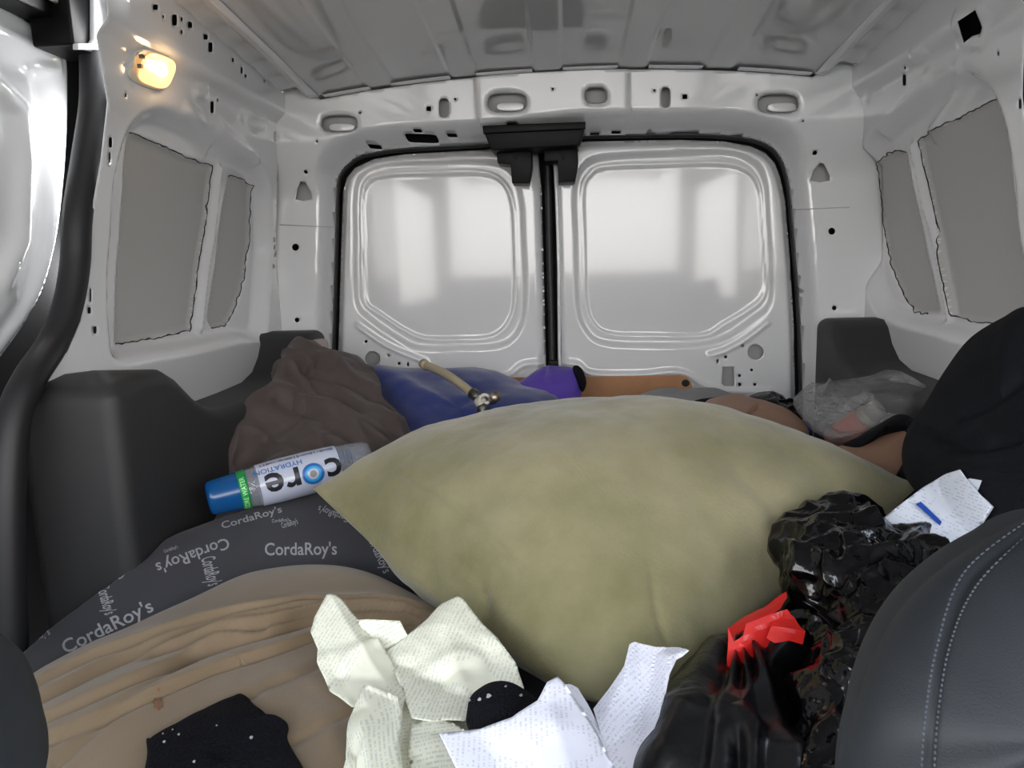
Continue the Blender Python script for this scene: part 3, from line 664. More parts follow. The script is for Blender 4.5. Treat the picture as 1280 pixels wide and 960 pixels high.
# green pillow
def pillow_f(vs, px, rr):
    th = rr*0
    e = np.array([abs(fbm(v, 9, 2, 5)) for v in vs])
    return -.010*e*smooth((rr-.55)/.4)
def pillow(name, e0, e1, e2, e3, up, dn, m, n=150, nb=60, folds=(), post=None):
    """e0: L->F, e1: F->R, e2: R->B, e3: B->L edge curves in 3D; Coons patch inflated on both sides"""
    def face(n, upv, top):
        E = [crom([tuple(p) for p in e], n+1, False) for e in (e0, e1, e2, e3)]
        t = np.linspace(0, 1, n+1); U_, V_ = np.meshgrid(t, t, indexing='ij'); U3, V3 = U_[..., None], V_[..., None]
        c0, c1, d0, d1 = E[0][:, None, :], E[2][::-1][:, None, :], E[3][::-1][None, :, :], E[1][None, :, :]
        P = (1-V3)*c0+V3*c1+(1-U3)*d0+U3*d1-((1-U3)*(1-V3)*E[0][0]+U3*(1-V3)*E[0][-1]+(1-U3)*V3*E[2][-1]+U3*V3*E[2][0])
        u, v = 2*U3-1, 2*V3-1; q = np.clip((1-u*u)*(1-v*v), 0, 1)
        h = q**.9*.85+.15*q**.5
        P = P+np.array(upv)*h
        P = P.reshape(-1, 3); q = q.reshape(-1)
        F = [(i*(n+1)+j_, (i+1)*(n+1)+j_, (i+1)*(n+1)+j_+1, i*(n+1)+j_+1) for i in range(n) for j_ in range(n)]
        N = normals(P, np.array(F)); 
        if N[len(N)//2] @ np.array(upv) < 0: N = -N
        D = np.zeros(len(P)); edge = smooth(q/.15)
        D += edge*np.array([.008*fbm(p, 3, 3, 5)+.003*fbm(p, 10, 3, 5)+.0012*fbm(p, 28, 2, 5) for p in P])
        # puckers running in from the seam
        D -= .006*np.array([abs(fbm(p, 13, 1, 8)) for p in P])*smooth((.5-q)/.4)*smooth(q/.05)
        if top:
            px = proj(P)
            for (line, amp, w) in folds:
                if len(line) > 2: line = crom(line, 30, False)
                D += amp*np.exp(-(dline(px, line)/w)**2)*edge
        return P+N*D[:, None], F
    P1_, F1_ = face(n, up, True); P2_, F2_ = face(n, dn, False)
    b_ = len(P1_); vs = np.vstack([P1_, P2_]); fs = F1_+[tuple(x+b_ for x in f[::-1]) for f in F2_]
    o = mesh(name, vs, fs, m)
    bm = bmesh.new(); bm.from_mesh(o.data); bmesh.ops.remove_doubles(bm, verts=bm.verts, dist=2e-4); bmesh.ops.recalc_face_normals(bm, faces=bm.faces); bm.to_mesh(o.data); bm.free()
    return o
cL, cF, cR, cB = (391, 611, 1.02), (757, 880, .655), (1150, 606, 1.03), (780, 535, 1.46)
green = pillow('floor_pillow', L3([cL, (440, 655, .95), (515, 727, .85), (600, 785, .76), (680, 845, .69), cF]), L3([cF, (830, 862, .68), (905, 806, .74), (985, 738, .83), (1070, 672, .92), (1128, 625, .99), cR]),
   L3([cR, (1060, 602, 1.14), (980, 600, 1.24), (880, 585, 1.35), cB]), L3([cB, (690, 535, 1.40), (600, 550, 1.30), (510, 575, 1.18), (440, 595, 1.08), cL]), (-.035, .012, .180), (0, 0, -.11), M["green"],
   folds=[([(500, 590), (560, 625), (620, 680), (655, 715)], -.0035, 3.5), ([(815, 715), (820, 760), (835, 800)], -.004, 4), ([(600, 745), (604, 790), (612, 830)], -.008, 5), ([(570, 700), (592, 722), (600, 745)], -.002, 6), ([(985, 700), (960, 640), (920, 600)], -.002, 10), ([(1120, 625), (1080, 640), (1040, 640)], -.003, 8), ([(1010, 712), (950, 756), (900, 796), (850, 828)], -.003, 2), ([(640, 842), (700, 850), (750, 872)], -.003, 3)])
tag(green, 'large olive green suede floor pillow lying corner-first across the middle of the cargo bed', 'pillow')
# brown comforter
brown = cushion('brown_comforter', L3([(238, 668, 1.18), (243, 610, 1.22), (262, 562, 1.28), (300, 508, 1.38), (338, 478, 1.47), (352, 458, 1.56), (368, 436, 1.66), (392, 430, 1.72), (412, 440, 1.74), (452, 452, 1.72), (470, 476, 1.66), (490, 515, 1.55), (520, 565, 1.42), (560, 640, 1.28), (430, 690, 1.15), (300, 690, 1.12)]),
   at(385, 560, 1.40), (0, -.01, .07), (0, 0, -.20), M['brown'], nz=((5, .014), (14, .004)), b=.5, nr=100, nt=320, ridged=(11, .012, (1, -.5, -.5), .25),
   folds=[([(345, 480), (390, 500), (440, 540), (500, 575)], .014, 9), ([(350, 495), (400, 520), (450, 560)], -.012, 7), ([(355, 460), (400, 448), (440, 470), (460, 480)], .010, 8), ([(375, 490), (420, 500), (480, 540), (510, 560)], -.010, 6), ([(380, 465), (430, 480), (470, 500)], -.012, 6), ([(395, 475), (450, 492), (490, 530)], .009, 5), ([(290, 560), (350, 570), (450, 590)], .008, 16), ([(385, 505), (430, 515), (470, 530)], .006, 5), ([(260, 580), (270, 620), (255, 650)], -.008, 8)],
   label='crumpled brown cotton comforter heaped against the left wheel arch cover', cat='comforter')
lin = cushion('lining', L3([(362, 450, 1.70), (370, 434, 1.72), (388, 426, 1.75), (407, 424, 1.76), (409, 440, 1.75), (385, 452, 1.72)]), at(385, 442, 1.73), (0, -.008, .006), (0, .01, -.01), M['brownlin'], brown, nr=12, nt=60, nz=())
lin['label'] = 'pale turned-back lining'
# blue cushion
blue = cushion('blue_cushion', L3([(462, 466, 1.80), (500, 464, 1.84), (600, 466, 1.84), (655, 484, 1.80), (700, 505, 1.70), (700, 560, 1.55), (620, 640, 1.42), (545, 600, 1.44), (492, 515, 1.66)]),
   at(575, 535, 1.62), (0, .0, .045), (0, 0, -.16), M['blue'], nz=((5, .008), (12, .003)), nr=50, nt=160, b=.5,
   folds=[([(560, 470), (600, 500), (620, 530)], -.008, 6)], label='royal blue plush cushion between the brown comforter and the green pillow', cat='cushion')
# purple pouch
pu = empty('purple_pouch', at(688, 490, 1.82), 'purple nylon pouch with black end standing under the door gap', 'pouch')
cushion('pouch_body', L3([(644, 483, 1.80), (660, 468, 1.82), (681, 457, 1.84), (705, 458, 1.84), (719, 461, 1.83), (727, 478, 1.80), (722, 505, 1.76), (690, 515, 1.72), (655, 505, 1.76)]), at(690, 482, 1.79), (0, -.05, .01), (0, .06, -.02), M['purple'], pu, nr=24, nt=90, nz=((14, .003),), b=.4,
   folds=[([(650, 475), (670, 462), (682, 458)], -.003, 1.5), ([(682, 459), (678, 480), (682, 500)], -.004, 2), ([(687, 465), (687, 500)], .003, 2)])
cushion('black_end', L3([(716, 460, 1.80), (722, 457, 1.81), (729, 464, 1.80), (733, 478, 1.78), (728, 490, 1.76), (721, 478, 1.78)]), at(725, 473, 1.79), (0, -.03, 0), (0, .05, 0), M['knit'], pu, nr=10, nt=50, nz=())
# hardboard panel against doors
Yb = 1.895
bp = [at(x, y, Yb) for x, y in ((585, 473), (730, 471), (800, 470), (850, 469), (858, 471), (864, 478), (866, 492), (866, 560), (585, 560))]
hb = prism('hardboard_panel', bp, (0, .006, 0), M['wood']); tag(hb, 'orange-brown hardboard panel with a round hole leaning on the rear doors', 'board')
prism('hole', [at(x, y, Yb-.0005) for x, y in ell(857, 479, 10, 9, 18)], (0, .002, 0), M['dark'], hb)
# beige pole with clamp
po_ = empty('clamp_pole', at(565, 475, 1.60), 'beige pole with a metal clamp lying across the blue cushion', 'pole')
A0, A1 = at(530, 455, 1.72), at(594, 494, 1.54)
tube('pole', [A0, A0.lerp(A1, .5)+V((0, 0, .008)), A1], .0095, M['hose'], po_, seg=16, n=24)
tube('pole_tip', [A0+(A0-A1)*.02, A0+(A1-A0)*.06], .0115, M['hose'], po_, seg=16)
A2 = at(602, 500, 1.52)
tube('ferrule', [at(590, 491, 1.54), at(600, 498, 1.525)], .012, M['dmetal'], po_, seg=16)
cushion('clamp_body', L3([(593, 500, 1.51), (600, 494, 1.51), (608, 500, 1.50), (606, 508, 1.49), (599, 511, 1.49), (594, 506, 1.50)]), at(600, 502, 1.50), (0, -.012, .004), (0, .012, -.004), M['ivory'], po_, nr=8, nt=40, nz=())
ring = [at(606+6*math.cos(t), 499-5.5*math.sin(t), 1.49) for t in np.linspace(0, 2*math.pi, 25)]
tube('wing_ring', ring, .0034, M['ivory'], po_, seg=8)
lathe('clamp_nut', at(604, 505, 1.50), at(603, 521, 1.475), [(0, .010), (.2, .0125), (.55, .0125), (.6, .009), (1, .009)], [M['dmetal']], po_, seg=12)
lathe('clamp_screw', at(612, 503, 1.50), at(621, 494, 1.48), [(0, .006), (.3, .006), (.35, .0105), (1, .0105)], M['metal'], po_, seg=14)
# grey cloth, peach item, black glossy bag
cushion('grey_cloth', L3([(818, 487, 1.80), (850, 488, 1.84), (895, 487, 1.86), (915, 492, 1.84), (930, 500, 1.80), (920, 520, 1.70), (850, 530, 1.6), (800, 500, 1.7)]), at(875, 498, 1.76), (0, 0, .015), (0, 0, -.08), M['greyc'], nr=20, nt=80, nz=((12, .004),),
   label='light grey cloth lying behind the green pillow below the hardboard panel', cat='cloth')
bs = cushion('black_strap_cloth', L3([(865, 503, 1.66), (895, 497, 1.70), (925, 495, 1.72), (925, 510, 1.64), (880, 520, 1.60)]), at(895, 504, 1.66), (0, -.004, .008), (0, 0, -.03), M['navy'], nr=12, nt=50, nz=(),
   label='black fabric strip between the grey cloth and the peach soft item', cat='cloth')
pe = cushion('peach_cushion', L3([(880, 506, 1.58), (900, 497, 1.62), (922, 494, 1.64), (942, 500, 1.62), (960, 504, 1.60), (992, 518, 1.52), (1010, 545, 1.44), (950, 560, 1.36), (890, 540, 1.40)]), at(938, 522, 1.52), (0, -.01, .02), (0, 0, -.12), M['skinm'], nr=40, nt=120, nz=(), b=.5,
   folds=[([(948, 507), (942, 512), (934, 522)], -.010, 2.2)], label='peach soft rounded item with a crease, half hidden behind the green pillow', cat='cushion')
cushion('black_pouch', L3([(935, 498, 1.72), (948, 491, 1.74), (962, 490, 1.75), (975, 496, 1.74), (985, 508, 1.72), (990, 502, 1.72), (1000, 512, 1.70), (1000, 530, 1.62), (975, 522, 1.64), (950, 510, 1.68)]), at(968, 508, 1.69), (0, -.02, .015), (0, 0, -.08), M['bag'], nr=24, nt=100, nz=((18, .006),),
   label='small glossy black pouch behind the peach item near the right rear pillar', cat='pouch')
nb = cushion('dotted_band', L3([(1000, 526, 1.50), (1012, 529, 1.50), (1016, 541, 1.46), (1004, 540, 1.46)]), at(1008, 534, 1.48), (0, -.008, .006), (0, 0, -.03), M['blueband'], nr=8, nt=40, nz=(),
   label='small dark blue dotted band at the left foot of the clear bag', cat='band')
p2 = cushion('peach_pad', L3([(1040, 565, 1.16), (1068, 552, 1.19), (1100, 543, 1.21), (1130, 534, 1.22), (1140, 545, 1.20), (1138, 575, 1.15), (1120, 620, 1.08), (1060, 600, 1.10)]), at(1100, 568, 1.16), (0, -.02, .012), (0, 0, -.10), M['skinm'], nr=30, nt=90, nz=(), b=.5,
   label='peach soft pad with black edging between the green pillow and the black backpack', cat='cushion')
tube('edging', L3([(1130, 528, 1.20), (1143, 545, 1.18), (1141, 572, 1.13), (1128, 600, 1.08)]), .010, M['navy'], p2, n=20, flat=1)
st = cushion('black_strap', L3([(1052, 556, 1.17), (1072, 546, 1.20), (1095, 532, 1.22), (1120, 519, 1.24), (1138, 523, 1.23), (1140, 536, 1.20), (1105, 545, 1.19), (1075, 560, 1.15)]), at(1100, 537, 1.19), (0, -.018, .010), (0, 0, -.02), M['navy'], nr=14, nt=70, nz=((15, .002),),
   label='black fabric strap lying over the peach pad below the clear bag', cat='strap')
# clear bag with bottle
def crinkle(vs, px, rr):
    return np.array([.008*(1-2*abs(fbm(v, 11, 2, 9)))-.005 for v in vs])
cb = cushion('clear_bag', L3([(992, 505, 1.42), (1000, 488, 1.48), (1020, 478, 1.52), (1060, 474, 1.52), (1090, 466, 1.52), (1115, 463, 1.50), (1140, 468, 1.46), (1154, 480, 1.42), (1148, 500, 1.38), (1138, 522, 1.34), (1100, 535, 1.30), (1050, 550, 1.28), (1010, 533, 1.34)]), at(1072, 508, 1.40), (0, -.06, .015), (0, .05, -.03), M['polybag'], nr=44, nt=150, nz=((8, .006),), fdisp=crinkle, b=.45,
   label='clear crinkled plastic bag holding a bottle, in front of the right wheel arch cover', cat='bag',
   folds=[([(1036, 482), (1050, 505), (1070, 520), (1085, 535)], .008, 3), ([(1038, 482), (1025, 500), (1008, 515)], .007, 3), ([(1040, 482), (1090, 495), (1140, 502)], .007, 3)])
lb = empty('lotion_bottle', at(1075, 525, 1.40), 'pink lotion bottle with a white cap lying inside the clear bag', 'bottle')
Lc, Lb = at(1096, 512, 1.355), at(1040, 552, 1.42)
ax = Lb-Lc
lathe('bottle_body', Lc+ax*.22, Lb, [(0, .017), (.12, .021), (.2, .024), (.95, .024), (1, .018)], M['pink'], lb, seg=28)
lathe('neck_ring', Lc+ax*.12, Lc+ax*.26, [(0, .019), (.3, .021), (1, .021)], M['ivory'], lb, seg=28)
lathe('bottle_cap', Lc-ax*.06, Lc+ax*.14, [(0, .013), (.08, .0165), (.5, .018), (1, .018)], M['white'], lb, seg=28)
# black backpack at right
nv = cushion('black_backpack', L3([(1300, 385, .95), (1262, 398, 1.0), (1222, 424, 1.04), (1188, 465, 1.06), (1162, 510, 1.05), (1143, 545, 1.03), (1140, 590, .97), (1160, 625, .92), (1215, 680, .80), (1330, 700, .72), (1440, 560, .72), (1400, 420, .85)]),
   at(1290, 540, .88), (-.07, -.05, .03), (.04, .03, -.08), M['navy'], nr=60, nt=200, nz=((5, .006),), b=.5,
   folds=[([(1160, 540), (1200, 560), (1280, 545)], -.008, 6), ([(1200, 520), (1240, 500), (1280, 470)], -.006, 6), ([(1170, 590), (1220, 590), (1290, 600)], .006, 6)],
   label='bulky rounded black fabric backpack standing behind the right front seat', cat='bag')
# ---- water bottle
wbt = empty('water_bottle', at(360, 610, 1.17), 'clear water bottle with a blue cap lying on the brown comforter', 'bottle')
BA, BB = at(259, 624, 1.075), at(462, 571, 1.20); ax = BB-BA; Lb_ = ax.length; az = ax.normalized()
viewd = ((BA+BB)/2-CO).normalized(); bu = (viewd*-1); bu = (bu-az*bu.dot(az)).normalized(); bw = az.cross(bu)
if bw.z > 0: bw = -bw          # bw points down the picture
def rad(t):
    xs_ = [0, .01, .03, .10, .20, .30, .42, .60, .78, .97, 1.0]; rs_ = [.019, .024, .026, .0275, .029, .033, .0345, .0345, .033, .0275, .024]
    return float(np.interp(t, xs_, rs_))
def shell(name, t0, t1, off, m, n=30, seg=56, cap=True):
    ts = np.linspace(t0, t1, n); return lathe(name, BA+ax*t0, BA+ax*t1, [((t-t0)/(t1-t0), rad(t)+off) for t in ts], m, wbt, seg=seg, cap=cap)
shell('bottle_cap', 0, .19, .0012, M['capblue'])
body = shell('bottle_body', .17, 1.0, 0, M['pet'])
shell('seal_band', .185, .235, .0018, M['greenb'], n=6)
# label wraps the body
lab = shell('bottle_label', .30, .79, .0007, [M['label'], M['ink'], M['inkb'], M['cyan'], M['inkg']], cap=False, n=24)
def oncyl(name, vs, fs, m, parent, t0, ang0, sx, sy, off, rot=math.pi):
    """flat art (x along reading direction, y up) wrapped on the bottle; reading direction points to the cap"""
    out = []
    for v in vs:
        t = t0-v.x*sx/Lb_; r = rad(t)+off; a_ = ang0+v.y*sy/r
        out.append(BA+ax*t+(bu*math.cos(a_)+bw*math.sin(a_))*r)
    return mesh(name, out, fs, m, parent)
def refine(T_, maxl):
    bm = bmesh.new(); vv_ = [bm.verts.new(v) for v in T_[0]]
    for f_ in T_[1]:
        try: bm.faces.new([vv_[i] for i in f_])
        except ValueError: pass
    for _ in range(4):
        es = [e for e in bm.edges if e.calc_length() > maxl]
        if not es: break
        bmesh.ops.subdivide_edges(bm, edges=es, cuts=1); bmesh.ops.triangulate(bm, faces=bm.faces)
    bm.verts.index_update(); r_ = ([v.co.copy() for v in bm.verts], [tuple(v.index for v in f.verts) for f in bm.faces]); bm.free(); return r_
def art_disc(r0, r1, n=40):
    vs = []; fs = []
    for i in range(n):
        a_ = 2*math.pi*i/n; vs += [V((r0*math.cos(a_), r0*math.sin(a_), 0)), V((r1*math.cos(a_), r1*math.sin(a_), 0))]
    for i in range(n):
        j = (i+1) % n; fs.append((2*i, 2*i+1, 2*j+1, 2*j))
    return vs, fs
art = []
def glyph(s, t0, size, m, a0, bold=.015, rx=1.0, off=.0012):
    T_ = refine(textmesh(s, 1.0, bold), .15); oncyl('print', T_[0], T_[1], m, lab, t0, a0, size*rx, size, off)
glyph('e', .385, .062, M['ink'], .15, .02); glyph('r', .50, .062, M['ink'], .15, .02); glyph('c', .745, .062, M['ink'], .15, .02)
for r0, r1, m in ((.0125, .0175, M['inkb']), (.0085, .0130, M['cyan']), (.0055, .0088, M['label'])):
    vs_, fs_ = art_disc(r0, r1); oncyl('print', vs_, fs_, m, lab, .615, .10, 1, 1, .0014)
vs_, fs_ = art_disc(.0001, .0057); oncyl('print', vs_, fs_, M['greyc'], lab, .615, .10, 1, 1, .0014)
glyph('HYDRATION', .425, .013, M['inkb'], -.62, .01)
for k, t_ in enumerate(np.linspace(.33, .76, 22)):
    hh = random.uniform(.003, .008); ww = random.uniform(.0012, .004)
    oncyl('print', [V((-ww, -hh/2, 0)), V((ww, -hh/2, 0)), V((ww, hh/2, 0)), V((-ww, hh/2, 0))], [(0, 1, 2, 3)], M['inkg'], lab, t_, -1.0, 1, 1, .0012)
for k in range(4):
    for j in range(7):
        oncyl('print', [V((-.0012, -.0016, 0)), V((.0012, -.0016, 0)), V((.0012, .0012, 0)), V((-.0012, .0014, 0))], [(0, 1, 2, 3)], M['inkg'], body, .80+.022*k, -.75+j*.11+k*.03, 1, 1, .0008)
bd = [c for c in wbt.children if c.name.startswith('seal_band')][0]
T_ = refine(textmesh('CORE WATER', 1.0, .02), .2)
out = []
for v in T_[0]:
    t = .21-v.y*.010/Lb_; a_ = .25-v.x*.0085/.03*1.0; r = rad(t)+.0024; out.append(BA+ax*t+(bu*math.cos(a_)+bw*math.sin(a_))*r)
mesh('print', out, T_[1], M['greent'], bd)
# ------------------------------------------------------------------ papers
def drape_bvh(objs):
    return [BVHTree.FromPolygons([v.co.copy() for v in o.data.vertices], [tuple(p.vertices) for p in o.data.polygons]) for o in objs]
def sheet(name, outline, anchors, m, folds3=(), crumple=.004, ncr=9, uvang=0, uvoff=(0, 0), seed=1, res=.003, parent=None, curl=0, smooth_=False, thick=.0004, drape=None, lift=.004):
    """outline px polygon lies on plane through three (px,py,Y) anchors; folds displace along its normal"""
    a_, b_, c_ = [at(*q) for q in anchors]; n = (b_-a_).cross(c_-a_).normalized()
    if n.dot(a_-CO) > 0: n = -n
    ex = (b_-a_).normalized(); ey = n.cross(ex)
    def onp(px, py):
        d = ray(px, py); t = (a_-CO).dot(n)/d.dot(n); p = CO+d*t-a_; return (p.dot(ex), p.dot(ey))
    O = [onp(*q) for q in outline]; v, f = cdt_sheet(O, [], res)
    rnd = random.Random(seed); D = np.zeros(len(v)); lo, hi = v.min(0), v.max(0)
    for _ in range(ncr):
        an = rnd.uniform(0, math.pi); c = np.array([rnd.uniform(lo[0], hi[0]), rnd.uniform(lo[1], hi[1])]); nn_ = np.array([math.cos(an), math.sin(an)])
        s = (v-c) @ nn_; q = (v-c) @ np.array([-nn_[1], nn_[0]]); fall = np.exp(-(q/(.25*max(hi-lo)+.01))**2)
        w = rnd.uniform(.006, .02); D += rnd.uniform(-1, 1)*crumple*np.maximum(0, 1-np.abs(s)/w)*fall
    for line, amp, w in folds3:
        L_ = [onp(*q) for q in line]; D += amp*np.maximum(0, 1-dline(v, L_)/w)
    if curl: D += curl*((v-v.mean(0))**2).sum(1)/max(1e-6, ((hi-lo)**2).sum())
    D += crumple*.6*np.array([fbm((p[0], p[1], seed), 25, 2) for p in v])
    P3 = [a_+ex*p[0]+ey*p[1]+n*dd for p, dd in zip(v, D)]
    if drape:
        for i, p in enumerate(P3):
            d = (p-CO).normalized(); r_ = (p-CO).length
            hs = [h[3] for h in (t.ray_cast(CO, d) for t in drape) if h[0] is not None]
            if hs: r_ = min(r_, min(hs)-lift-abs(D[i])*.8)
            P3[i] = CO+d*r_
    o = mesh(name, P3, f, m, parent, smooth=smooth_)
    ul = o.data.uv_layers.new(name='UVMap'); ca, sa = math.cos(uvang), math.sin(uvang)
    uvs = np.array([(p[0]*ca-p[1]*sa+uvoff[0], p[0]*sa+p[1]*ca+uvoff[1]) for p in v]); li = np.zeros(len(o.data.loops), int); o.data.loops.foreach_get('vertex_index', li)
    ul.data.foreach_set('uv', uvs[li].ravel()); solid(o, thick, 0)
    return o
BV1 = drape_bvh([tan, green, grey])
def onto(pts, lift):
    out = []
    for x, y, Y in pts:
        d = ray(x, y).normalized(); hs = [h[3] for h in (t.ray_cast(CO, d) for t in BV1) if h[0] is not None]
        out.append(CO+d*(min(hs)-lift) if hs else at(x, y, Y))
    return out
cr = empty('cream_paper', at(500, 860, .56), 'crumpled cream tissue paper with rows of small print on the tan cloth', 'paper')
sheet('paper_fold', [(430, 960), (445, 905), (470, 850), (500, 800), (545, 820), (600, 840), (640, 870), (620, 920), (560, 1000), (430, 1000)], [(430, 900, .66), (560, 860, .68), (500, 970, .60)], M['cream'], crumple=.007, ncr=16, uvang=.3, seed=5, parent=cr, smooth_=True, drape=BV1, lift=0.003)
sheet('paper_fold', [(388, 790), (393, 775), (408, 753), (418, 752), (430, 760), (455, 790), (478, 812), (498, 842), (506, 880), (500, 905), (462, 885), (440, 882), (412, 862), (396, 830), (397, 812)], [(388, 800, .66), (470, 810, .665), (450, 880, .60)], M['cream'], folds3=[([(410, 752), (440, 800), (500, 900)], .012, .03), ([(430, 835), (460, 810), (480, 805)], .006, .01)], crumple=.004, ncr=8, uvang=1.9, seed=2, parent=cr, smooth_=True, uvoff=(.3, .75), drape=BV1, lift=0.01)
sheet('paper_fold', [(445, 775), (460, 774), (500, 776), (510, 795), (480, 818), (462, 800)], [(445, 780, .68), (505, 780, .69), (475, 815, .67)], M['cream'], crumple=.003, ncr=4, uvang=-.5, seed=9, parent=cr, smooth_=True, drape=BV1, lift=0.008)
sheet('paper_fold', [(480, 815), (520, 787), (552, 758), (572, 753), (581, 757), (600, 778), (622, 800), (645, 830), (655, 860), (640, 882), (600, 890), (580, 905), (545, 902), (515, 898), (498, 850), (490, 830)], [(480, 815, .665), (572, 753, .73), (640, 880, .60)], M['cream'], folds3=[([(575, 755), (560, 800), (585, 880)], .010, .03), ([(500, 840), (540, 860), (580, 840)], -.006, .02)], crumple=.004, ncr=10, uvang=-.55, seed=3, parent=cr, smooth_=True, drape=BV1, lift=0.014)
sheet('paper_fold', [(424, 1000), (430, 940), (438, 905), (462, 862), (474, 862), (500, 872), (508, 890), (505, 930), (512, 1000)], [(430, 930, .575), (500, 890, .575), (480, 990, .53)], M['cream'], folds3=[([(470, 862), (462, 910), (480, 980)], .014, .025), ([(505, 880), (495, 980)], .008, .02)], crumple=.004, ncr=8, uvang=1.5, seed=7, parent=cr, smooth_=True, drape=BV1, lift=0.018)
sheet('paper_fold', [(515, 905), (550, 895), (575, 905), (585, 920), (570, 960), (590, 1000), (520, 1000), (510, 940)], [(515, 905, .585), (580, 905, .585), (550, 990, .53)], M['cream'], crumple=.005, ncr=8, uvang=-.2, seed=8, parent=cr, smooth_=True, drape=BV1, lift=0.012)
# receipts
r1 = sheet('receipt', [(549, 917), (575, 911), (600, 905), (640, 895), (672, 880), (684, 860), (697, 851), (706, 860), (722, 880), (745, 915), (775, 975), (780, 1010), (590, 1010), (570, 960)], [(549, 917, .50), (697, 851, .55), (680, 990, .46)], M['receipt'], folds3=[([(684, 862), (690, 900), (720, 1000)], .008, .03), ([(600, 905), (620, 950), (640, 1000)], -.006, .03)], crumple=.002, ncr=5, uvang=-1.1, seed=4, smooth_=True, drape=BV1, lift=.055)
tag(r1, 'crumpled white receipt nearest the camera, in front of the round black knit piece', 'receipt')
r1b = sheet('receipt', [(697, 856), (712, 855), (722, 860), (735, 880), (760, 925), (790, 1000), (740, 1000)], [(697, 856, .60), (735, 880, .60), (770, 980, .54)], M['receipt'], crumple=.003, ncr=5, uvang=.4, seed=14, drape=BV1, lift=0.012)
tag(r1b, 'white receipt folded behind the nearest receipt, only its right edge showing', 'receipt')
r2 = sheet('receipt', [(742, 888), (762, 866), (782, 840), (788, 812), (795, 808), (830, 809), (850, 811), (862, 820), (846, 830), (838, 850), (830, 890), (815, 930), (800, 1000), (760, 1000), (755, 930)], [(742, 888, .60), (850, 815, .64), (800, 980, .54)], M['receipt'], folds3=[([(792, 808), (785, 850), (760, 900)], .010, .02), ([(862, 818), (840, 828), (820, 920)], .010, .015)], crumple=.003, ncr=7, uvang=-.25, seed=6, drape=BV1, lift=0.016)
tag(r2, 'white receipt curled against the front corner of the green pillow beside the black bin bag', 'receipt')
BV2 = drape_bvh([nv, green])
dc = empty('statement_paper', at(1170, 640, .80), 'folded white statement sheet with a blue bar behind the right front seat', 'paper')
d_a = [(1105, 648, .80), (1200, 588, .84), (1170, 676, .76)]
ps = sheet('paper_sheet', [(1104, 648), (1120, 635), (1150, 612), (1182, 592), (1200, 587), (1207, 597), (1240, 634), (1200, 700), (1165, 690), (1140, 672)], d_a, M['doc'], crumple=.0015, ncr=4, uvang=1.35, seed=11, parent=dc, smooth_=True, drape=BV2, lift=.010)
sheet('blue_bar', [(1145, 630), (1151, 627), (1177, 652), (1175, 657)], [(a, b, c-.004) for a, b, c in d_a], mat('blue print bar', (.01, .06, .36), .5), crumple=0, ncr=0, parent=dc, drape=BV2, lift=.0125)
sheet('paper_sheet', [(1198, 605), (1212, 598), (1227, 601), (1222, 614), (1242, 634), (1225, 660), (1190, 660)], [(1198, 605, .90), (1227, 601, .90), (1210, 650, .86)], M['doc'], crumple=.002, ncr=3, uvang=.2, seed=12, parent=dc, drape=BV2, lift=.004)
# black knit pieces
def lint(o, pts, par):
    bv = BVHTree.FromPolygons([v.co.copy() for v in o.data.vertices], [tuple(p.vertices) for p in o.data.polygons])
    items = []
    for x, y, r in pts:
        vs_ = [V((r*math.cos(a_)*(1+.3*math.sin(3*a_+x)), r*math.sin(a_), 0)) for a_ in np.linspace(0, 5.5, 8)]
        items.append((vs_+[V((0, 0, 0))], [(i, (i+1) % 8, 8) for i in range(8)], aff(x, y, 1, 0, .2, -1)))
    add_print(o, items, 1)
kn = cushion('black_sock', onto([(184, 935, .55), (188, 925, .565), (205, 914, .58), (250, 888, .61), (290, 870, .635), (306, 869, .64), (330, 893, .61), (352, 908, .59), (362, 935, .565), (385, 975, .53), (380, 1050, .46), (200, 1050, .46)], .004), onto([(285, 960, .545)], .004)[0], (0, -.006, .012), (0, 0, -.004), [M['knit'], M['lint']], nr=30, nt=120, nz=((14, .003),), b=.4,
   folds=[([(310, 905), (340, 902), (360, 915)], .004, 4)], label='black knitted sock with specks of lint on the tan cloth', cat='sock')
lint(kn, [(206, 928, 1.8), (224, 919, 1.6), (243, 953, 1.9), (314, 923, 2.2), (271, 908, 1.3), (216, 913, 1.2), (204, 918, 1.2)], None)
kb = cushion('black_beanie', L3([(583, 908, .545), (583, 885, .56), (592, 866, .575), (612, 855, .585), (634, 853, .585), (655, 862, .58), (676, 882, .565), (685, 905, .545), (650, 940, .51), (600, 930, .52)]), at(630, 893, .552), (0, -.014, .014), (0, .01, -.03), [M['knit'], M['lint']], nr=30, nt=100, nz=((16, .002),), b=.45,
   label='rounded black knit piece with lint between cream paper and the nearest receipt', cat='beanie')
lint(kb, [(600, 875, 2.2), (611, 871, 3.0), (651, 870, 2.0), (632, 859, 1.4), (588, 876, 1.4)], None)
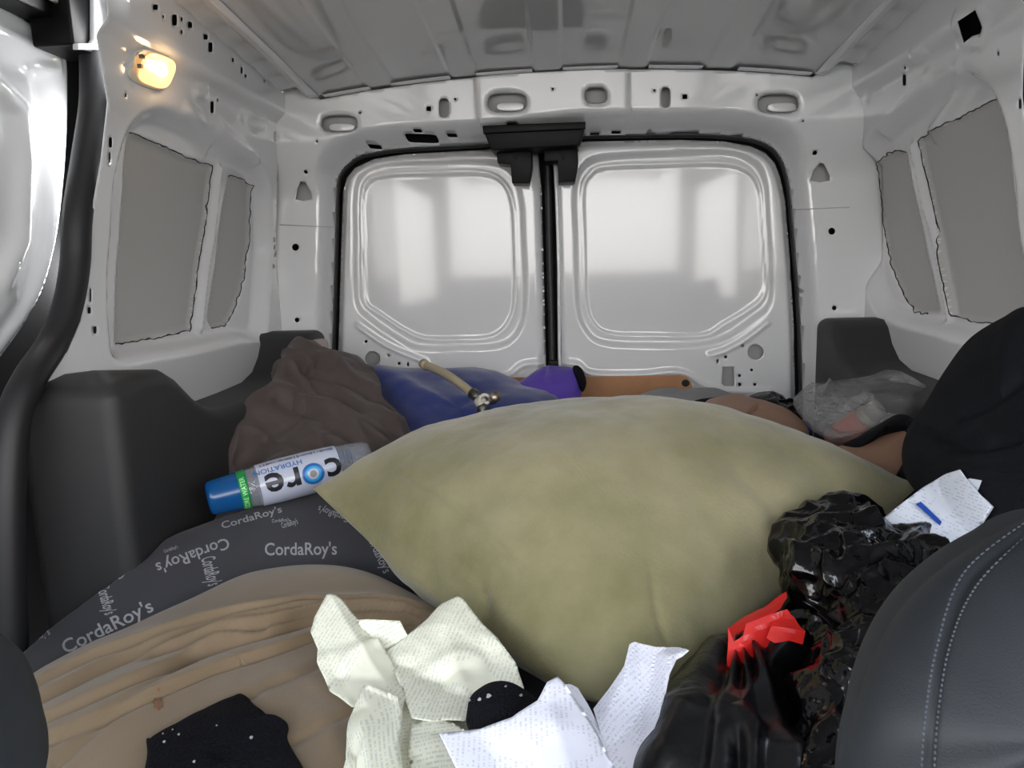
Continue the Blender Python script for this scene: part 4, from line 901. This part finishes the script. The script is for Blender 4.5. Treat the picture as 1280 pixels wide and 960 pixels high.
# bin liners
def bagd(vs, px, rr):
    return np.array([.020*(.5-abs(fbm(v, 7, 2, 2))*1.6)+.012*(.5-abs(fbm((v[0], v[1], v[2]*.6), 17, 2, 4))*2.0)+.003*(.5-abs(fbm(v, 50, 1, 4))*2) for v in vs])
b1 = cushion('bin_bag', L3([(972, 690, .86), (980, 664, .89), (1005, 648, .90), (1030, 640, .90), (1058, 630, .90), (1085, 636, .88), (1110, 650, .85), (1165, 680, .78), (1250, 760, .66), (1250, 900, .55), (1150, 1040, .48), (1010, 1000, .52), (1000, 850, .66), (990, 770, .76), (984, 730, .81)]),
   at(1090, 800, .66), (-.03, -.05, .05), (.0, .03, -.30), M['bag'], nr=130, nt=360, nz=(), fdisp=bagd, b=.5,
   folds=[([(990, 680), (1010, 700), (1000, 740)], .010, 6), ([(1040, 700), (1020, 740), (1060, 720)], .008, 5), ([(1060, 680), (1100, 680), (1150, 690)], .008, 5), ([(1000, 750), (1030, 775), (1040, 790)], .008, 4)],
   label='glossy black bin bag leaning between the green pillow and the right front seat', cat='bag')
def bagd2(vs, px, rr):
    # gathers run up towards the knot
    an = np.arctan2(px[:, 0]-930, px[:, 1]-770)
    return .007*np.sin(an*17+np.sin(an*5)*2)*smooth((rr-.1)/.3)+np.array([.012*(.5-abs(fbm(v, 7, 3, 6))*1.4) for v in vs])
b2 = empty('drawstring_bag', at(920, 900, .62), 'dull black bin bag with a red drawstring below the green pillow', 'bag')
cushion('bag_body', L3([(800, 1000, .55), (812, 930, .60), (835, 870, .65), (862, 832, .70), (900, 808, .73), (930, 795, .75), (965, 780, .76), (995, 785, .75), (1010, 830, .71), (1015, 920, .62), (1050, 1040, .52), (930, 1060, .48)]),
   at(925, 900, .61), (-.01, -.045, .045), (0, .03, -.42), M['bag2'], b2, nr=80, nt=240, nz=(), fdisp=bagd2, b=.5)
RD = []
def ribbon(pts, anchors, seed, f3=()):
    return sheet('drawstring', pts, anchors, M['red'], crumple=.0025, ncr=4, seed=seed, parent=b2, folds3=f3, thick=.0006, res=.004)
ribbon([(910, 784), (930, 768), (955, 757), (983, 740), (984, 747), (975, 762), (950, 775), (925, 790), (917, 800)], [(910, 784, .70), (980, 742, .73), (950, 775, .70)], 1)
ribbon([(909, 785), (915, 802), (925, 795), (930, 780), (960, 768), (980, 762), (985, 768), (965, 785), (958, 808), (945, 824), (930, 832), (922, 843), (909, 836)], [(909, 790, .655), (980, 765, .68), (922, 840, .64)], 2, [([(925, 800), (980, 763)], .006, .02)])
ribbon([(962, 784), (980, 764), (993, 772), (998, 786), (1004, 792), (1003, 806), (985, 802), (968, 804), (958, 798)], [(962, 784, .665), (1000, 790, .665), (985, 804, .655)], 3, [([(965, 786), (985, 791), (1004, 790)], .006, .012)])
ribbon([(893, 805), (912, 799), (915, 812), (897, 810)], [(893, 805, .70), (912, 799, .70), (905, 812, .70)], 4)
# ------------------------------------------------------------------ front seats
se = empty('front_seat', at(1200, 960, .36), 'dark leather front seat shoulder with double stitching at the right edge', 'seat')
loopR = L3([(1052, 1010, .36), (1066, 900, .37), (1090, 822, .385), (1128, 758, .40), (1180, 708, .41), (1240, 670, .42), (1310, 640, .42), (1500, 640, .40), (1560, 900, .34), (1500, 1200, .30), (1100, 1200, .31)])
sb_ = cushion('backrest', loopR, at(1300, 900, .36), (-.015, -.045, .02), (0, .07, 0), M['seat'], se, nr=80, nt=240, nz=(), b=.5, a=2,
   folds=[([(1158, 1000), (1165, 900), (1180, 800), (1215, 720), (1290, 655)], -.0025, 7)])
box('seat_base', (.12, -.15, .02), (.60, .33, .42), M['seat'], se, .03)
bvs = BVHTree.FromPolygons([v.co.copy() for v in sb_.data.vertices], [tuple(p.vertices) for p in sb_.data.polygons])
for off in (-8, 8):
    line = crom([(1158+off, 1000), (1164+off, 900), (1180+off, 805), (1214+off, 722+off), (1290, 655+off)], 60, False); vs_, fs_ = [], []
    bmt = bmesh.new()
    for i in range(0, 60-1):
        q0, q1 = line[i], line[i]+(line[i+1]-line[i])*.62; hh = []
        for q in (q0, q1):
            h = bvs.ray_cast(CO, ray(*q).normalized()); hh.append(h[0])
        if hh[0] is None or hh[1] is None or (hh[0]-hh[1]).length > .02: continue
        dirn = (hh[1]-hh[0]); L_ = dirn.length
        if L_ < 1e-4: continue
        rot = dirn.to_track_quat('Z', 'Y').to_matrix().to_4x4()
        bmesh.ops.create_uvsphere(bmt, u_segments=8, v_segments=5, radius=1, matrix=Matrix.Translation((hh[0]+hh[1])/2) @ rot @ Matrix.Diagonal((.0007, .0007, L_*.6, 1)))
    me = bpy.data.meshes.new('stitching'); bmt.to_mesh(me); bmt.free(); me.materials.append(M['thread']); link('stitching', me, se)
se2 = empty('front_seat', at(0, 900, .36), 'dark front seat edge in the lower left corner of the view', 'seat')
cushion('backrest', L3([(-150, 780, .42), (-70, 800, .41), (-22, 835, .40), (0, 875, .39), (14, 925, .38), (22, 1010, .36), (-40, 1150, .32), (-300, 1100, .32), (-300, 800, .38)]), at(-130, 950, .36), (0, -.03, .01), (0, .06, 0), M['seat'], se2, nr=40, nt=140, nz=(), b=.42, a=3)
box('seat_base', (-.60, -.15, .02), (-.28, .30, .42), M['seat'], se2, .03)
# ------------------------------------------------------------------ light
w = bpy.data.worlds.new('world'); sc.world = w; w.use_nodes = True; nt = w.node_tree; N, L = nt.nodes, nt.links
bg = N['Background']; tc = N.new('ShaderNodeTexCoord'); sx = N.new('ShaderNodeSeparateXYZ'); L.new(tc.outputs['Generated'], sx.inputs[0])
mp = N.new('ShaderNodeMapRange'); mp.inputs[1].default_value = -1; mp.inputs[2].default_value = 1; L.new(sx.outputs[2], mp.inputs[0])
rp = N.new('ShaderNodeValToRGB'); L.new(mp.outputs[0], rp.inputs[0]); e = rp.color_ramp.elements
e[0].position = 0; e[0].color = (.32, .32, .32, 1); e[1].position = 1; e[1].color = (.55, .75, 1.0, 1)
for p_, c_ in ((.44, (.46, .46, .455, 1)), (.485, (.62, .59, .56, 1)), (.53, (.86, .84, .82, 1)), (.60, (1.0, .98, .97, 1)), (.75, (.82, .92, 1.08, 1))):
    q = e.new(p_); q.color = c_
L.new(rp.outputs[0], bg.inputs[0]); bg.inputs[1].default_value = 6.5
# lamp added behind the seal to brighten the sliding door's rear rim
al = bpy.data.lights.new('door_rim_fill', 'AREA'); al.shape = 'RECTANGLE'; al.size = .03; al.size_y = .75; al.energy = 1.6
ao = bpy.data.objects.new('door_rim_fill', al); COL.objects.link(ao)
ao.location = (-.775, 1.225, .96); ao.rotation_euler = V((-.45, -1, 0)).to_track_quat('-Z', 'Z').to_euler()
sc.view_settings.view_transform = 'Standard'; sc.view_settings.look = 'None'; sc.view_settings.gamma = 1; sc.view_settings.exposure = .33
sc.view_settings.use_curve_mapping = False
sc.cycles.max_bounces = 10; sc.cycles.diffuse_bounces = 6; sc.cycles.transparent_max_bounces = 16
